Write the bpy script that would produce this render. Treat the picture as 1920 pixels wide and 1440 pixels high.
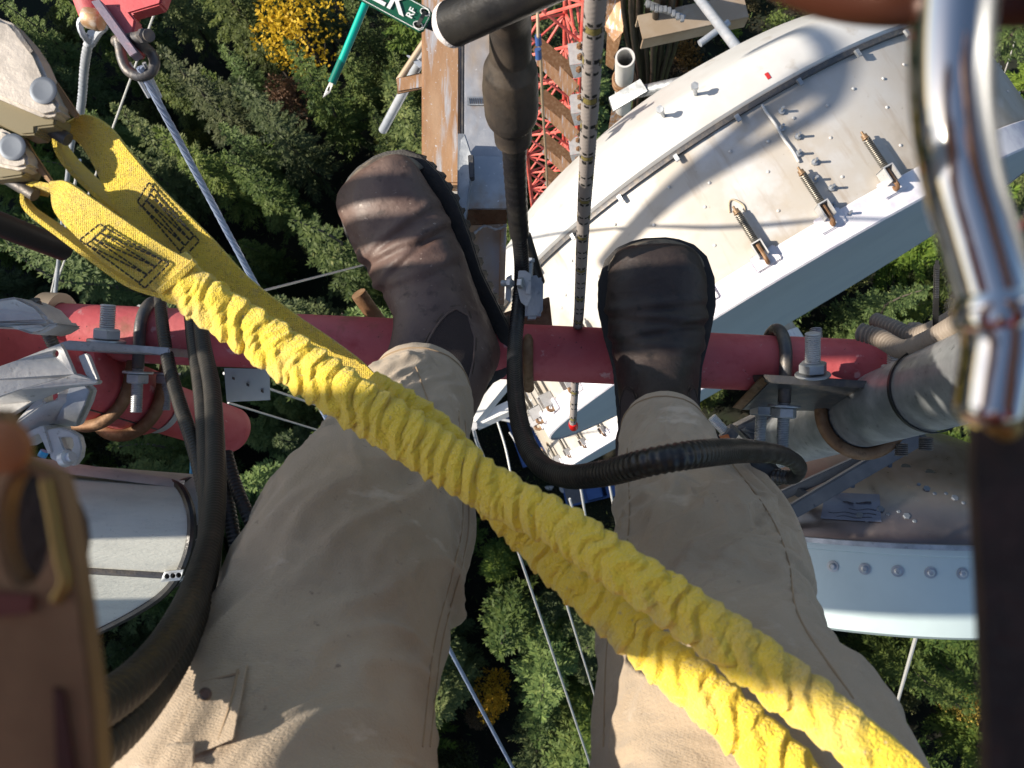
import bpy, bmesh, math, random
import numpy as np
from mathutils import Matrix, Vector, noise as mnoise
from mathutils.geometry import tessellate_polygon
from mathutils.bvhtree import BVHTree
for _o in list(bpy.data.objects): bpy.data.objects.remove(_o)
scene = bpy.context.scene
COL = scene.collection
rad = math.radians
rng = np.random.default_rng(7)
random.seed(7)
# ------------------------------------------------------------------ camera
F_PX = 1554.0                      # focal length in photo pixels (1920 wide)
NAD = (1050.0, 850.0)              # where straight down lands in the photo
H = 70.0                           # climber's height over the forest floor
_n = np.array([(NAD[0]-960)/F_PX, -(NAD[1]-720)/F_PX, -1.0]); _n /= np.linalg.norm(_n)
_z = -_n
_y = np.array([0, 1.0, 0]) - _z[1]*_z; _y /= np.linalg.norm(_y)
_x = np.cross(_y, _z)
R = np.array([_x, _y, _z])
CAM = np.array([0, 0, H])
cd = bpy.data.cameras.new('camera'); cam = bpy.data.objects.new('camera', cd); COL.objects.link(cam)
cd.sensor_width = 36; cd.lens = 36*F_PX/1920; cd.clip_start = 0.01; cd.clip_end = 2000
M4 = Matrix(R.tolist()).to_4x4(); M4.translation = Vector(CAM); cam.matrix_world = M4
cd.dof.use_dof = True; cd.dof.focus_distance = 1.05; cd.dof.aperture_fstop = cd.lens/1.4
scene.camera = cam
# ------------------------------------------------------------------ world, sun, exposure
SUN_EL, SUN_AZ = rad(34), rad(181)       # azimuth measured from +x, counter-clockwise
Ldir = np.array([math.cos(SUN_EL)*math.cos(SUN_AZ), math.cos(SUN_EL)*math.sin(SUN_AZ), math.sin(SUN_EL)])
w = bpy.data.worlds.new('World'); scene.world = w; w.use_nodes = True
nt = w.node_tree
sky = nt.nodes.new('ShaderNodeTexSky'); sky.sky_type = 'NISHITA'; sky.sun_disc = False
sky.sun_elevation = SUN_EL; sky.sun_rotation = math.pi/2 - SUN_AZ
bg = nt.nodes['Background']; bg.inputs[1].default_value = 0.085
nt.links.new(sky.outputs[0], bg.inputs[0])
sd = bpy.data.lights.new('sun', 'SUN'); sd.energy = 4.6; sd.angle = rad(0.53); sd.color = (1.0, .90, .76)
sun = bpy.data.objects.new('sun', sd); COL.objects.link(sun)
sun.rotation_euler = Vector(Ldir).to_track_quat('Z', 'Y').to_euler(); sun.location = (-30, 0, 110)
vs = scene.view_settings
vs.view_transform = 'Standard'; vs.look = 'None'; vs.exposure = 0.78; vs.gamma = 1; vs.use_curve_mapping = False
scene.cycles.max_bounces = 6
# ------------------------------------------------------------------ helpers
def P(px, py, d):
    return CAM + R @ np.array([(px-960)/F_PX*d, -(py-720)/F_PX*d, -d])
def PP(l): return np.array([P(*q) for q in l])
def PH(px, py, z):                  # point of that ray at height z
    v = R @ np.array([(px-960)/F_PX, -(py-720)/F_PX, -1.0])
    return CAM + v*((z-H)/v[2])
VIEW = R @ np.array([0, 0, -1.0])
def m_of(px, d): return px*d/F_PX
def nrm(v):
    v = np.asarray(v, float); return v/(np.linalg.norm(v, axis=-1, keepdims=True)+1e-12)
def cat(pts, n):                    # Catmull-Rom resample of k-dim control points, even in arc length of first 3
    p = np.asarray(pts, float)
    if len(p) == 2:
        t = np.linspace(0, 1, n)[:, None]; return p[0]*(1-t)+p[1]*t
    q = np.vstack([2*p[0]-p[1], p, 2*p[-1]-p[-2]]); out = []
    for i in range(len(p)-1):
        a, b, c, d = q[i:i+4]; t = np.linspace(0, 1, 24, endpoint=False)[:, None]
        out.append(.5*(2*b+(c-a)*t+(2*a-5*b+4*c-d)*t*t+(3*b-a-3*c+d)*t**3))
    out = np.vstack(out+[p[-1:]])
    s = np.r_[0, np.cumsum(np.linalg.norm(np.diff(out[:, :3], axis=0), axis=1))]
    u = np.linspace(0, s[-1], n)
    return np.stack([np.interp(u, s, out[:, k]) for k in range(out.shape[1])], 1)
def arclen(p): return np.r_[0, np.cumsum(np.linalg.norm(np.diff(p, axis=0), axis=1))]
class MB:
    def __init__(s): s.v = []; s.f = []; s.n = 0
    def add(s, v, f):
        v = np.asarray(v, float); s.v.append(v); s.f += [tuple(i+s.n for i in q) for q in f]; s.n += len(v); return s
    def verts(s): return np.vstack(s.v)
def grid_faces(n, m, closed=True):
    f = []
    for i in range(n-1):
        for j in range(m if closed else m-1):
            k = (j+1) % m; f.append((i*m+j, i*m+k, (i+1)*m+k, (i+1)*m+j))
    return f
def loft(mb, rings, closed=True, caps=True):
    r = np.asarray(rings); n, m = r.shape[:2]
    f = grid_faces(n, m, closed)
    if caps and closed: f += [tuple(range(m-1, -1, -1)), tuple((n-1)*m+j for j in range(m))]
    return mb.add(r.reshape(-1, 3), f)
def frames(path, up=None):
    p = np.asarray(path, float); t = nrm(np.gradient(p, axis=0))
    if up is not None:
        s = nrm(np.cross(t, np.asarray(up, float))); return t, s, np.cross(s, t)
    a = np.array([0, 0, 1.]) if abs(t[0][2]) < .9 else np.array([1., 0, 0])
    s0 = nrm(np.cross(t[0], a)); S = [s0]
    for i in range(1, len(p)):
        v = S[-1]-t[i]*np.dot(S[-1], t[i]); S.append(nrm(v))
    S = np.array(S); return t, S, np.cross(S, t)
def tube(mb, path, r, seg=12, caps=True, up=None, r2=None, fn=None):
    p = np.asarray(path, float); n = len(p)
    r = np.broadcast_to(np.asarray(r, float), (n,)); r2 = r if r2 is None else np.broadcast_to(np.asarray(r2, float), (n,))
    t, s, u = frames(p, up); th = np.linspace(0, 2*np.pi, seg, endpoint=False)
    k = np.ones((n, seg)) if fn is None else fn(arclen(p)[:, None]+0*th, th[None]+0*r[:, None])
    rings = p[:, None]+(k*r[:, None]*np.cos(th))[..., None]*s[:, None]+(k*r2[:, None]*np.sin(th))[..., None]*u[:, None]
    return loft(mb, rings, True, caps)
def tpx(mb, pts, r, n=40, seg=12, **k): # tube through (px,py,depth) points; the spline is laid in space
    return tube(mb, cat(PP(pts), n), r, seg, **k)
def lathe(mb, c, d, prof, seg=24, caps=True):
    d = nrm(d); a = np.array([0, 0, 1.]) if abs(d[2]) < .9 else np.array([1., 0, 0])
    s = nrm(np.cross(d, a)); u = np.cross(s, d); th = np.linspace(0, 2*np.pi, seg, endpoint=False)
    c = np.asarray(c, float)
    rings = [c+d*z+r*(np.cos(th)[:, None]*s+np.sin(th)[:, None]*u) for r, z in prof]
    return loft(mb, rings, True, caps)
def box(mb, c, ax, ay, az):
    c, ax, ay, az = [np.asarray(q, float) for q in (c, ax, ay, az)]
    v = [c+i*ax+j*ay+k*az for k in (-1, 1) for j in (-1, 1) for i in (-1, 1)]
    return mb.add(v, [(0, 2, 3, 1), (4, 5, 7, 6), (0, 1, 5, 4), (2, 6, 7, 3), (0, 4, 6, 2), (1, 3, 7, 5)])
def bar(mb, a, b, wx, wy, up=(0, 0, 1)):   # rectangular bar between two points
    a, b = np.asarray(a, float), np.asarray(b, float); d = nrm(b-a)
    if abs(np.dot(d, nrm(up))) > .95: up = (1, 0, 0)
    s = nrm(np.cross(d, up)); u = np.cross(s, d)
    return box(mb, (a+b)/2, (b-a)/2, s*wx/2, u*wy/2)
def angle_bar(mb, a, b, w, t, s, u):       # L section: legs along s and u
    a, b = np.asarray(a, float), np.asarray(b, float)
    prof = [(0, 0), (w, 0), (w, t), (t, t), (t, w), (0, w)]
    loft(mb, [[e+np.asarray(s)*x+np.asarray(u)*y for x, y in prof] for e in (a, b)]); return mb
def plate(mb, pts, thick, holes=(), ext=None):
    """polygon with holes given as (px,py,d) points, pushed back along the view"""
    ext = VIEW*thick if ext is None else np.asarray(ext)
    loops = [list(pts)]+[list(h) for h in holes]
    tri = tessellate_polygon([[Vector((q[0], -q[1], 0)) for q in l] for l in loops])
    flat = [q for l in loops for q in l]; V = PP(flat); n = len(V)
    area = sum(flat[a][0]*(-flat[b][1])-flat[b][0]*(-flat[a][1]) for t in tri for a, b in ((t[0], t[1]), (t[1], t[2]), (t[2], t[0])))
    fs = [tuple(t) if area > 0 else tuple(reversed(t)) for t in tri]
    f = fs+[tuple(i+n for i in reversed(t)) for t in fs]
    k = 0
    for l in loops:
        m = len(l)
        for i in range(m): f.append((k+i, k+i+n, k+(i+1) % m+n, k+(i+1) % m))
        k += m
    return mb.add(np.vstack([V, V+ext]), f)
def ribbon(mb, pts, wv, thick):
    p = np.asarray(pts, float); w_ = np.asarray(wv, float); t = nrm(np.gradient(p, axis=0)); nn = nrm(np.cross(t, w_))*thick/2
    rings = np.stack([p-w_*.97+nn, p+w_*.97+nn, p+w_, p+w_*.97-nn, p-w_*.97-nn, p-w_], 1)
    return loft(mb, rings, True, True)
def rod_thread(mb, a, b, r, pitch=.002, depth=.12, seg=12):
    a, b = np.asarray(a, float), np.asarray(b, float); L = np.linalg.norm(b-a); n = max(2, int(L/pitch))
    pr = [(r*.8, 0)]
    for i in range(n): pr += [(r, (i+.35)*L/n), (r, (i+.55)*L/n), (r*(1-depth), (i+.97)*L/n)]
    pr += [(r*.75, L)]
    return lathe(mb, a, b-a, pr, seg)
def hexnut(mb, c, d, rr, h):
    return lathe(mb, c, d, [(rr*.86, 0), (rr, h*.12), (rr, h*.88), (rr*.86, h)], 6)
def washer(mb, c, d, rr, h): return lathe(mb, c, d, [(rr*.97, 0), (rr, h*.3), (rr, h*.7), (rr*.97, h)], 24)
def nz(p, sc, seed=0.0):
    return np.array([mnoise.noise(Vector((q[0]*sc+seed, q[1]*sc-seed, q[2]*sc+2*seed))) for q in p])
ORG = {}
def mesh_from(name, mb, org, mat, smooth=True, sharp=40, bevel=0):
    me = bpy.data.meshes.new(name)
    V = mb.verts()-np.asarray(org); me.from_pydata(V.tolist(), [], mb.f)
    if bevel:
        bm = bmesh.new(); bm.from_mesh(me); bmesh.ops.remove_doubles(bm, verts=bm.verts, dist=1e-6)
        bmesh.ops.recalc_face_normals(bm, faces=bm.faces)
        es = [e for e in bm.edges if len(e.link_faces) == 2 and e.calc_face_angle(0) > .6]
        bmesh.ops.bevel(bm, geom=es, offset=bevel, segments=2, affect='EDGES', clamp_overlap=True)
        bm.to_mesh(me); bm.free()
    else:
        bm = bmesh.new(); bm.from_mesh(me); bmesh.ops.recalc_face_normals(bm, faces=bm.faces); bm.to_mesh(me); bm.free()
    if smooth:
        me.polygons.foreach_set('use_smooth', [True]*len(me.polygons)); me.set_sharp_from_angle(angle=rad(sharp))
    me.materials.append(mat); me.update(); return me
def thing(name, label, category, loc, group=None):
    o = bpy.data.objects.new(name, None); COL.objects.link(o); o.empty_display_size = .05
    o.location = Vector(loc); ORG[o] = np.asarray(loc, float)
    o['label'] = label; o['category'] = category
    if group: o['group'] = group
    return o
def part(name, mb, mat, parent, label=None, stuff=False, **k):
    org = ORG[parent]; o = bpy.data.objects.new(name, mesh_from(name, mb, org, mat, **k)); COL.objects.link(o)
    o.parent = parent; ORG[o] = org
    if label: o['label'] = label
    if stuff: o['kind'] = 'stuff'
    return o
def single(name, mb, mat, label=None, category=None, group=None, kind=None, loc=None, **k):
    V = mb.verts(); org = np.asarray(loc, float) if loc is not None else np.array([V[:, 0].mean(), V[:, 1].mean(), V[:, 2].min()])
    o = bpy.data.objects.new(name, mesh_from(name, mb, org, mat, **k)); COL.objects.link(o); o.location = Vector(org); ORG[o] = org
    if label: o['label'] = label
    if category: o['category'] = category
    if group: o['group'] = group
    if kind: o['kind'] = kind
    return o
def lpart(name, me, parent, mtx=None, label=None):       # part in the parent's own axes, mesh may be shared
    o = bpy.data.objects.new(name, me); COL.objects.link(o); o.parent = parent
    if mtx is not None: o.matrix_local = mtx
    if label: o['label'] = label
    return o
# ------------------------------------------------------------------ materials
def M(name, col, rough=.5, metal=0., layers=(), bump=0., bscale=300., bdetail=4, spec=.5, coat=0., rvar=0., stretch=None, sheen=0.):
    """layers: (colour, noise scale, lo, hi[, stretch]) mixed one over another"""
    m = bpy.data.materials.new(name); m.use_nodes = True; t = m.node_tree; b = t.nodes['Principled BSDF']
    b.inputs['Roughness'].default_value = rough; b.inputs['Metallic'].default_value = metal
    b.inputs['Specular IOR Level'].default_value = spec
    if coat: b.inputs['Coat Weight'].default_value = coat; b.inputs['Coat Roughness'].default_value = .15
    if sheen: b.inputs['Sheen Weight'].default_value = sheen; b.inputs['Sheen Roughness'].default_value = .5
    tc = t.nodes.new('ShaderNodeTexCoord')
    def noise(sc, st=None, det=5, ro=.6):
        n = t.nodes.new('ShaderNodeTexNoise'); n.inputs['Scale'].default_value = sc; n.inputs['Detail'].default_value = det; n.inputs['Roughness'].default_value = ro
        if st:
            mp = t.nodes.new('ShaderNodeMapping'); mp.inputs['Scale'].default_value = st; t.links.new(tc.outputs['Object'], mp.inputs[0]); t.links.new(mp.outputs[0], n.inputs[0])
        else: t.links.new(tc.outputs['Object'], n.inputs[0])
        return n
    cur = None
    for L in layers:
        n = noise(L[1], L[4] if len(L) > 4 else None)
        r = t.nodes.new('ShaderNodeMapRange'); r.inputs[1].default_value = L[2]; r.inputs[2].default_value = L[3]; t.links.new(n.outputs[0], r.inputs[0])
        mx = t.nodes.new('ShaderNodeMix'); mx.data_type = 'RGBA'
        t.links.new(r.outputs[0], mx.inputs[0])
        if cur is None: mx.inputs[6].default_value = (*col, 1)
        else: t.links.new(cur, mx.inputs[6])
        mx.inputs[7].default_value = (*L[0], 1); cur = mx.outputs[2]
    if cur is None: b.inputs['Base Color'].default_value = (*col, 1)
    else: t.links.new(cur, b.inputs['Base Color'])
    if rvar:
        n = noise(40); r = t.nodes.new('ShaderNodeMapRange'); r.inputs[1].default_value = .3; r.inputs[2].default_value = .7
        r.inputs[3].default_value = max(.03, rough-rvar); r.inputs[4].default_value = min(1, rough+rvar); t.links.new(n.outputs[0], r.inputs[0]); t.links.new(r.outputs[0], b.inputs['Roughness'])
    if bump:
        n = noise(bscale, stretch, bdetail); bp = t.nodes.new('ShaderNodeBump'); bp.inputs['Strength'].default_value = bump; bp.inputs['Distance'].default_value = .002
        t.links.new(n.outputs[0], bp.inputs['Height']); t.links.new(bp.outputs[0], b.inputs['Normal'])
    return m
def weave(m, scale=900, strength=.4, dist=.0006):         # woven relief for cloth: two crossed wave textures
    t = m.node_tree; b = t.nodes['Principled BSDF']; tc = t.nodes.new('ShaderNodeTexCoord')
    prev = None
    for d in ('X', 'Y', 'Z'):
        wv = t.nodes.new('ShaderNodeTexWave'); wv.bands_direction = d; wv.inputs['Scale'].default_value = scale/6.28; wv.inputs['Distortion'].default_value = 1.2
        wv.inputs['Detail'].default_value = 1; t.links.new(tc.outputs['Object'], wv.inputs[0])
        if prev is None: prev = wv.outputs[1]
        else:
            a = t.nodes.new('ShaderNodeMath'); a.operation = 'ADD'; t.links.new(prev, a.inputs[0]); t.links.new(wv.outputs[1], a.inputs[1]); prev = a.outputs[0]
    bp = t.nodes.new('ShaderNodeBump'); bp.inputs['Strength'].default_value = strength; bp.inputs['Distance'].default_value = dist
    old = b.inputs['Normal'].links[0].from_socket if b.inputs['Normal'].links else None
    t.links.new(prev, bp.inputs['Height'])
    if old: t.links.new(old, bp.inputs['Normal'])
    t.links.new(bp.outputs[0], b.inputs['Normal']); return m
red = M('faded_red_paint', (.50, .075, .085), .62, 0, [((.57, .15, .16), 7, .42, .70), ((.42, .055, .065), 26, .54, .72), ((.10, .03, .03), 210, .67, .71), ((.40, .30, .28), 75, .70, .74), ((.26, .10, .06), 11, .62, .74), ((.60, .30, .30), 38, .64, .70)], .35, 110)
galv = M('galvanised_steel', (.34, .36, .38), .48, .75, [((.50, .52, .54), 28, .4, .65), ((.20, .21, .22), 90, .6, .75)], .2, 120, rvar=.12)
galv_l = M('pale_galvanised_steel', (.46, .46, .46), .55, .35, [((.58, .58, .57), 30, .4, .7), ((.30, .29, .27), 130, .62, .72)], .25, 160)
galv_d = M('dark_weathered_steel', (.10, .10, .105), .5, .6, [((.17, .15, .13), 60, .45, .65)], .3, 200)
rustm = M('brown_rusty_steel', (.20, .105, .05), .65, .35, [((.30, .19, .11), 40, .45, .7), ((.09, .045, .02), 90, .55, .75)], .3, 220)
corten = M('rust_stained_galvanised_beam', (.36, .19, .09), .55, .25, [((.48, .31, .19), 16, .42, .66, (1.4, .3, 1)), ((.28, .135, .06), 9, .55, .7, (1, .4, 1)), ((.46, .47, .50), 30, .535, .66, (2.4, .22, 1)), ((.62, .63, .66), 240, .64, .70)], .2, 160)
zinc = M('zinc_plate_with_rust_bloom', (.36, .38, .42), .45, .4, [((.46, .47, .50), 20, .45, .65), ((.44, .31, .18), 8, .46, .66, (1, .5, 1)), ((.34, .17, .07), 13, .58, .74), ((.70, .71, .74), 150, .66, .72)], .15, 120, rvar=.1)
blackp = M('black_rubber_jacket', (.012, .012, .014), .36, 0, [((.03, .028, .025), 30, .45, .7)], .2, 250, rvar=.1)
blackc = M('black_dusty_cable_jacket', (.016, .015, .013), .45, 0, [((.05, .042, .032), 18, .5, .75)], .15, 300)
whitep = M('weathered_white_paint', (.48, .465, .44), .42, 0, [((.45, .395, .325), 2.2, .36, .60), ((.36, .315, .26), 4.5, .54, .72), ((.54, .54, .54), 3.1, .56, .7), ((.30, .26, .21), 60, .68, .76), ((.34, .27, .20), 7, .58, .78, (2.5, 2.5, .35))], .08, 40)
whitec = M('clean_white_paint', (.60, .60, .59), .4, 0, [((.50, .48, .45), 3, .42, .7), ((.42, .38, .33), 9, .60, .75)], .08, 60)
hemm = M('white_radome_fabric', (.78, .76, .79), .5, 0, [((.62, .59, .66), 10, .48, .6)], .35, 14)
radome = M('pale_blue_white_paint', (.46, .56, .57), .42, 0, [((.40, .49, .50), 5, .45, .7)], .05, 80)
alu = M('dull_spun_aluminium', (.20, .17, .155), .34, .9, [((.27, .21, .19), 6, .42, .7), ((.12, .10, .09), 3, .55, .75)], .10, 40, rvar=.08)
yellow = M('yellow_webbing', (.88, .65, .045), .85, 0, [((.80, .58, .08), 45, .42, .62), ((.68, .50, .15), 130, .60, .74)], .9, 1100, 2, sheen=.4)
yellow2 = M('worn_yellow_gathered_webbing', (.94, .68, .045), .9, 0, [((.74, .54, .13), 24, .52, .68), ((.58, .45, .24), 380, .62, .74), ((.92, .72, .08), 50, .58, .72)], 1.0, 900, 2, sheen=.4)
stitch = M('black_stitching_thread', (.012, .012, .012), .8)
pants = M('khaki_cotton_twill', (.47, .365, .255), .92, 0, [((.40, .31, .215), 11, .42, .68), ((.27, .205, .15), 7, .60, .85), ((.58, .48, .37), 26, .63, .72, (.5, 1.6, 1)), ((.24, .18, .13), 160, .66, .74)], .5, 700, 3, sheen=.25)
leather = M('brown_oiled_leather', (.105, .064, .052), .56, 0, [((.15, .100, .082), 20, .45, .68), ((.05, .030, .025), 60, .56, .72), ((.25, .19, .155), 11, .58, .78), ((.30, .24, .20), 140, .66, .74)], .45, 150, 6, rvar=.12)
leather_shade = M('shaded_brown_leather', (.026, .017, .015), .55, 0, [((.055, .038, .031), 20, .45, .68), ((.15, .12, .105), 16, .63, .76), ((.012, .009, .008), 70, .55, .7)], .45, 150, 6, rvar=.12)  # darker copy of the leather: shade on the right boot put into its colour
rubber = M('black_brown_boot_rubber', (.017, .015, .014), .6, 0, [((.040, .034, .03), 30, .5, .7)], .4, 300)
elastic = M('dark_elastic_gore', (.048, .032, .030), .9, 0, [], .8, 900, 2)
tanwear = M('scuffed_toe_rubber', (.19, .155, .115), .7, 0, [((.07, .055, .045), 60, .45, .6)], .4, 250)
weave(pants, 2600, .35, .0004); weave(yellow, 1500, .5, .0008)
chrome = M('polished_steel', (.60, .59, .58), .07, 1.0)
bronze = M('anodised_orange_brown_metal', (.085, .026, .013), .5, .3)
tanmetal = M('tan_anodised_alloy', (.30, .185, .095), .5, .35, [((.20, .12, .06), 25, .45, .65)], .1, 120)
goldm = M('yellow_anodised_edge', (.30, .20, .06), .35, .6)
hookm = M('grey_tan_cast_alloy', (.52, .47, .41), .45, .45, [((.31, .28, .24), 30, .45, .65)], .15, 200)
hook2 = M('olive_plastic_cover', (.20, .165, .085), .5)
rivet = M('dull_steel_rivet', (.13, .15, .18), .55, .5)
strapm = M('black_brown_webbing', (.016, .009, .008), .8, 0, [((.04, .02, .018), 60, .45, .6)], .5, 600)
orangej = M('orange_red_jacket', (.42, .07, .03), .8, 0, [((.34, .05, .02), 30, .4, .6)], .3, 200)
skin = M('skin', (.55, .33, .24), .5, 0, [((.50, .27, .19), 30, .4, .6)], .2, 200)
# ------------------------------------------------------------------ ground and forest
groundm = M('forest_floor', (.012, .014, .008), .95, 0, [((.024, .022, .013), .35, .45, .65), ((.034, .027, .017), 1.3, .55, .7), ((.016, .026, .010), .12, .5, .62)], .8, 2.5)
mb = MB(); G = 61; gx = np.linspace(-1, 1, G); gx = np.sign(gx)*np.abs(gx)**2.2*1200
gv = [(x, y, .6*mnoise.noise(Vector((x*.06, y*.06, 0)))-.5*min(1, abs(x)/40)) for y in gx for x in gx]
mb.add(gv, [(j*G+i, j*G+i+1, (j+1)*G+i+1, (j+1)*G+i) for j in range(G-1) for i in range(G-1)])
single('ground', mb, groundm, kind='structure', loc=(0, 0, 0))
# unseen ridge added beyond the left edge, shaped to shade the forest
mb = MB(); hx = np.linspace(-190, -54, 52); hy = np.linspace(-130, 150, 116); hv = []
for y in hy:
    top = 42.5+np.interp(y, [-60, -4, 3, 15, 22, 33, 60], [12, 11, 2, -1, -7, -11, -11])+3*math.sin(y*.11)
    for x in hx:
        k = min(1, max(0, (-54-x)/17)); k = k*k*(3-2*k)
        hv.append((x, y, k*(top-max(0, -72-x)*.12)+k*(6.5*mnoise.noise(Vector((x*.16, y*.16, 2)))+3.5*mnoise.noise(Vector((x*.5, y*.5, 5))))-.8))
mb.add(hv, [(j*52+i, j*52+i+1, (j+1)*52+i+1, (j+1)*52+i) for j in range(115) for i in range(51)])
single('shade_hill', mb, M('shade_hill_green', (.03, .05, .02), .9, 0, [((.05, .075, .03), .3, .4, .65)], 1, 1.5), kind='structure', loc=(-120, 10, 0))
def leafmat(name, dark, light, tip=None, trans=.25):
    m = bpy.data.materials.new(name); m.use_nodes = True; t = m.node_tree; b = t.nodes['Principled BSDF']
    g = t.nodes.new('ShaderNodeNewGeometry'); oi = t.nodes.new('ShaderNodeObjectInfo'); tc = t.nodes.new('ShaderNodeTexCoord')
    ra = t.nodes.new('ShaderNodeValToRGB'); ra.color_ramp.elements[0].color = (*dark, 1); ra.color_ramp.elements[1].color = (*light, 1)
    if tip: e = ra.color_ramp.elements.new(.93); e.color = (*light, 1); ra.color_ramp.elements[-1].color = (*tip, 1)
    n = t.nodes.new('ShaderNodeTexNoise'); n.inputs['Scale'].default_value = .55; n.inputs['Detail'].default_value = 3; t.links.new(tc.outputs['Object'], n.inputs[0])
    mr = t.nodes.new('ShaderNodeMapRange'); mr.inputs[1].default_value = .35; mr.inputs[2].default_value = .65; t.links.new(n.outputs[0], mr.inputs[0])
    mm = t.nodes.new('ShaderNodeMath'); mm.operation = 'MULTIPLY_ADD'; mm.inputs[1].default_value = .55; t.links.new(g.outputs['Random Per Island'], mm.inputs[0])
    m2 = t.nodes.new('ShaderNodeMath'); m2.operation = 'MULTIPLY'; m2.inputs[1].default_value = .45; t.links.new(mr.outputs[0], m2.inputs[0])
    t.links.new(m2.outputs[0], mm.inputs[2]); t.links.new(mm.outputs[0], ra.inputs[0])
    hs = t.nodes.new('ShaderNodeHueSaturation'); t.links.new(ra.outputs[0], hs.inputs['Color'])
    for out, lo, hi, k in (('Hue', .485, .515, 1), ('Value', .65, 1.35, 7.31), ('Saturation', .75, 1.1, 3.7)):
        f = t.nodes.new('ShaderNodeMath'); f.operation = 'MULTIPLY'; f.inputs[1].default_value = k; t.links.new(oi.outputs['Random'], f.inputs[0])
        fr = t.nodes.new('ShaderNodeMath'); fr.operation = 'FRACT'; t.links.new(f.outputs[0], fr.inputs[0])
        q = t.nodes.new('ShaderNodeMapRange'); q.inputs[3].default_value = lo; q.inputs[4].default_value = hi; t.links.new(fr.outputs[0], q.inputs[0]); t.links.new(q.outputs[0], hs.inputs[out])
    t.links.new(hs.outputs[0], b.inputs['Base Color']); b.inputs['Roughness'].default_value = .6; b.inputs['Specular IOR Level'].default_value = .25
    tr = t.nodes.new('ShaderNodeBsdfTranslucent'); t.links.new(hs.outputs[0], tr.inputs[0]); mx = t.nodes.new('ShaderNodeMixShader'); mx.inputs[0].default_value = trans
    t.links.new(b.outputs[0], mx.inputs[1]); t.links.new(tr.outputs[0], mx.inputs[2]); t.links.new(mx.outputs[0], t.nodes['Material Output'].inputs[0]); return m
needles = leafmat('conifer_needles', (.034, .075, .018), (.165, .215, .048), (.31, .32, .09))
leaf_y = leafmat('yellow_autumn_leaves', (.46, .28, .03), (.78, .52, .07), (.84, .64, .20), .4)
leaf_g = leafmat('yellow_green_leaves', (.07, .10, .02), (.20, .21, .045), (.32, .24, .06), .3)
leaf_o = leafmat('brown_orange_leaves', (.12, .07, .025), (.26, .14, .045), (.36, .16, .05), .3)
leaf_b = leafmat('brown_green_shrub_leaves', (.05, .055, .022), (.14, .12, .055), (.24, .12, .06), .25)
leaf_s = leafmat('fresh_green_shrub_leaves', (.07, .12, .02), (.18, .25, .05), (.26, .30, .08), .3)
barkm = M('grey_brown_bark', (.075, .06, .048), .9, 0, [((.12, .10, .085), 6, .45, .65)], .6, 20)
def cards(c, d, u, L, W):           # leaf sprays: diamond quads, c base, d direction, u side
    c, d, u = np.asarray(c), nrm(d), nrm(u); L = np.asarray(L)[:, None]; W = np.asarray(W)[:, None]
    v = np.stack([c, c+d*L*.45+u*W/2, c+d*L, c+d*L*.45-u*W/2], 1)
    n = len(c); return v.reshape(-1, 3), [(4*i, 4*i+1, 4*i+2, 4*i+3) for i in range(n)]
def conifer_mesh(seed, h, r, dens=1.0, lean=0.):
    g = np.random.default_rng(seed); C, D, U, L, W = [], [], [], [], []
    z = h*.16; k = 0
    while z < h*.985:
        t = (z-h*.16)/(h*.84); bl = r*(1-t)**.85*(.92 if t > .1 else .7)+.10
        nb = int(g.integers(5, 8)) if t < .9 else 4
        a0 = g.uniform(0, 6.28)
        for j in range(nb):
            a = a0+j*6.283/nb+g.normal()*.22; l = bl*g.uniform(.62, 1.12)
            rise = .55*t-.10+g.normal()*.07; sag = -.34*(1-t)*l/ max(r, .1)*.9
            ns = max(4, int(l/.135*dens)); zz = z+g.normal()*.12
            for s in np.linspace(.18, 1, ns):
                x = l*s; p = np.array([math.cos(a)*x, math.sin(a)*x, zz+rise*x+sag*s*s*l*.6])
                out = np.array([math.cos(a), math.sin(a), rise+2*sag*s*.5])
                lat = np.array([-math.sin(a), math.cos(a), 0])
                for sd in ((-1, 1) if s < .97 else (0, -1, 1)):
                    w_ = (1-s)*.55+.28
                    C.append(p+g.normal(size=3)*.03); D.append(out*(.75 if sd else 1)+lat*sd*g.uniform(.5, 1.1)+np.array([0, 0, g.normal()*.16-.10]))
                    U.append(np.cross(D[-1], [g.normal()*.35, g.normal()*.35, 1])); L.append((.26+.42*w_)*g.uniform(.7, 1.25)*(.55+.45*(1-t))); W.append(.11*g.uniform(.7, 1.4))
        z += h*.036*g.uniform(.8, 1.25)
    for q in range(14):
        a = g.uniform(0, 6.28); C.append(np.array([0, 0, h*.93+g.uniform(0, .07)*h])); D.append(np.array([math.cos(a)*.5, math.sin(a)*.5, 1])); U.append(np.array([-math.sin(a), math.cos(a), 0])); L.append(.45); W.append(.12)
    v, f = cards(C, D, U, L, W); mb = MB().add(v, f); return mb
def blob_mesh(seed, r, h, n=1800, leaf=.24, nb=13, base=.25):
    g = np.random.default_rng(seed); cs = []
    for i in range(nb):
        d = g.normal(size=3); d[2] = abs(d[2])*.9-.15; d /= np.linalg.norm(d); cs.append((d*[r*.62, r*.62, h*.36]*g.uniform(.65, 1.05)+[0, 0, h*.60], g.uniform(.28, .5)*r))
    C, D, U = [], [], []
    for i in range(n):
        c, rr = cs[g.integers(nb)]; d = nrm(g.normal(size=3)); d[2] = d[2]*.8+.1
        p = c+d*rr*g.uniform(.55, 1.08)**.6*[1, 1, .8]; C.append(p); e = g.normal(size=3)+d*.8; D.append(e); U.append(np.cross(e, g.normal(size=3)+[0, 0, .6]))
    v, f = cards(C, D, U, g.uniform(.7, 1.4, n)*leaf, g.uniform(.5, .9, n)*leaf); return MB().add(v, f)
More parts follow.
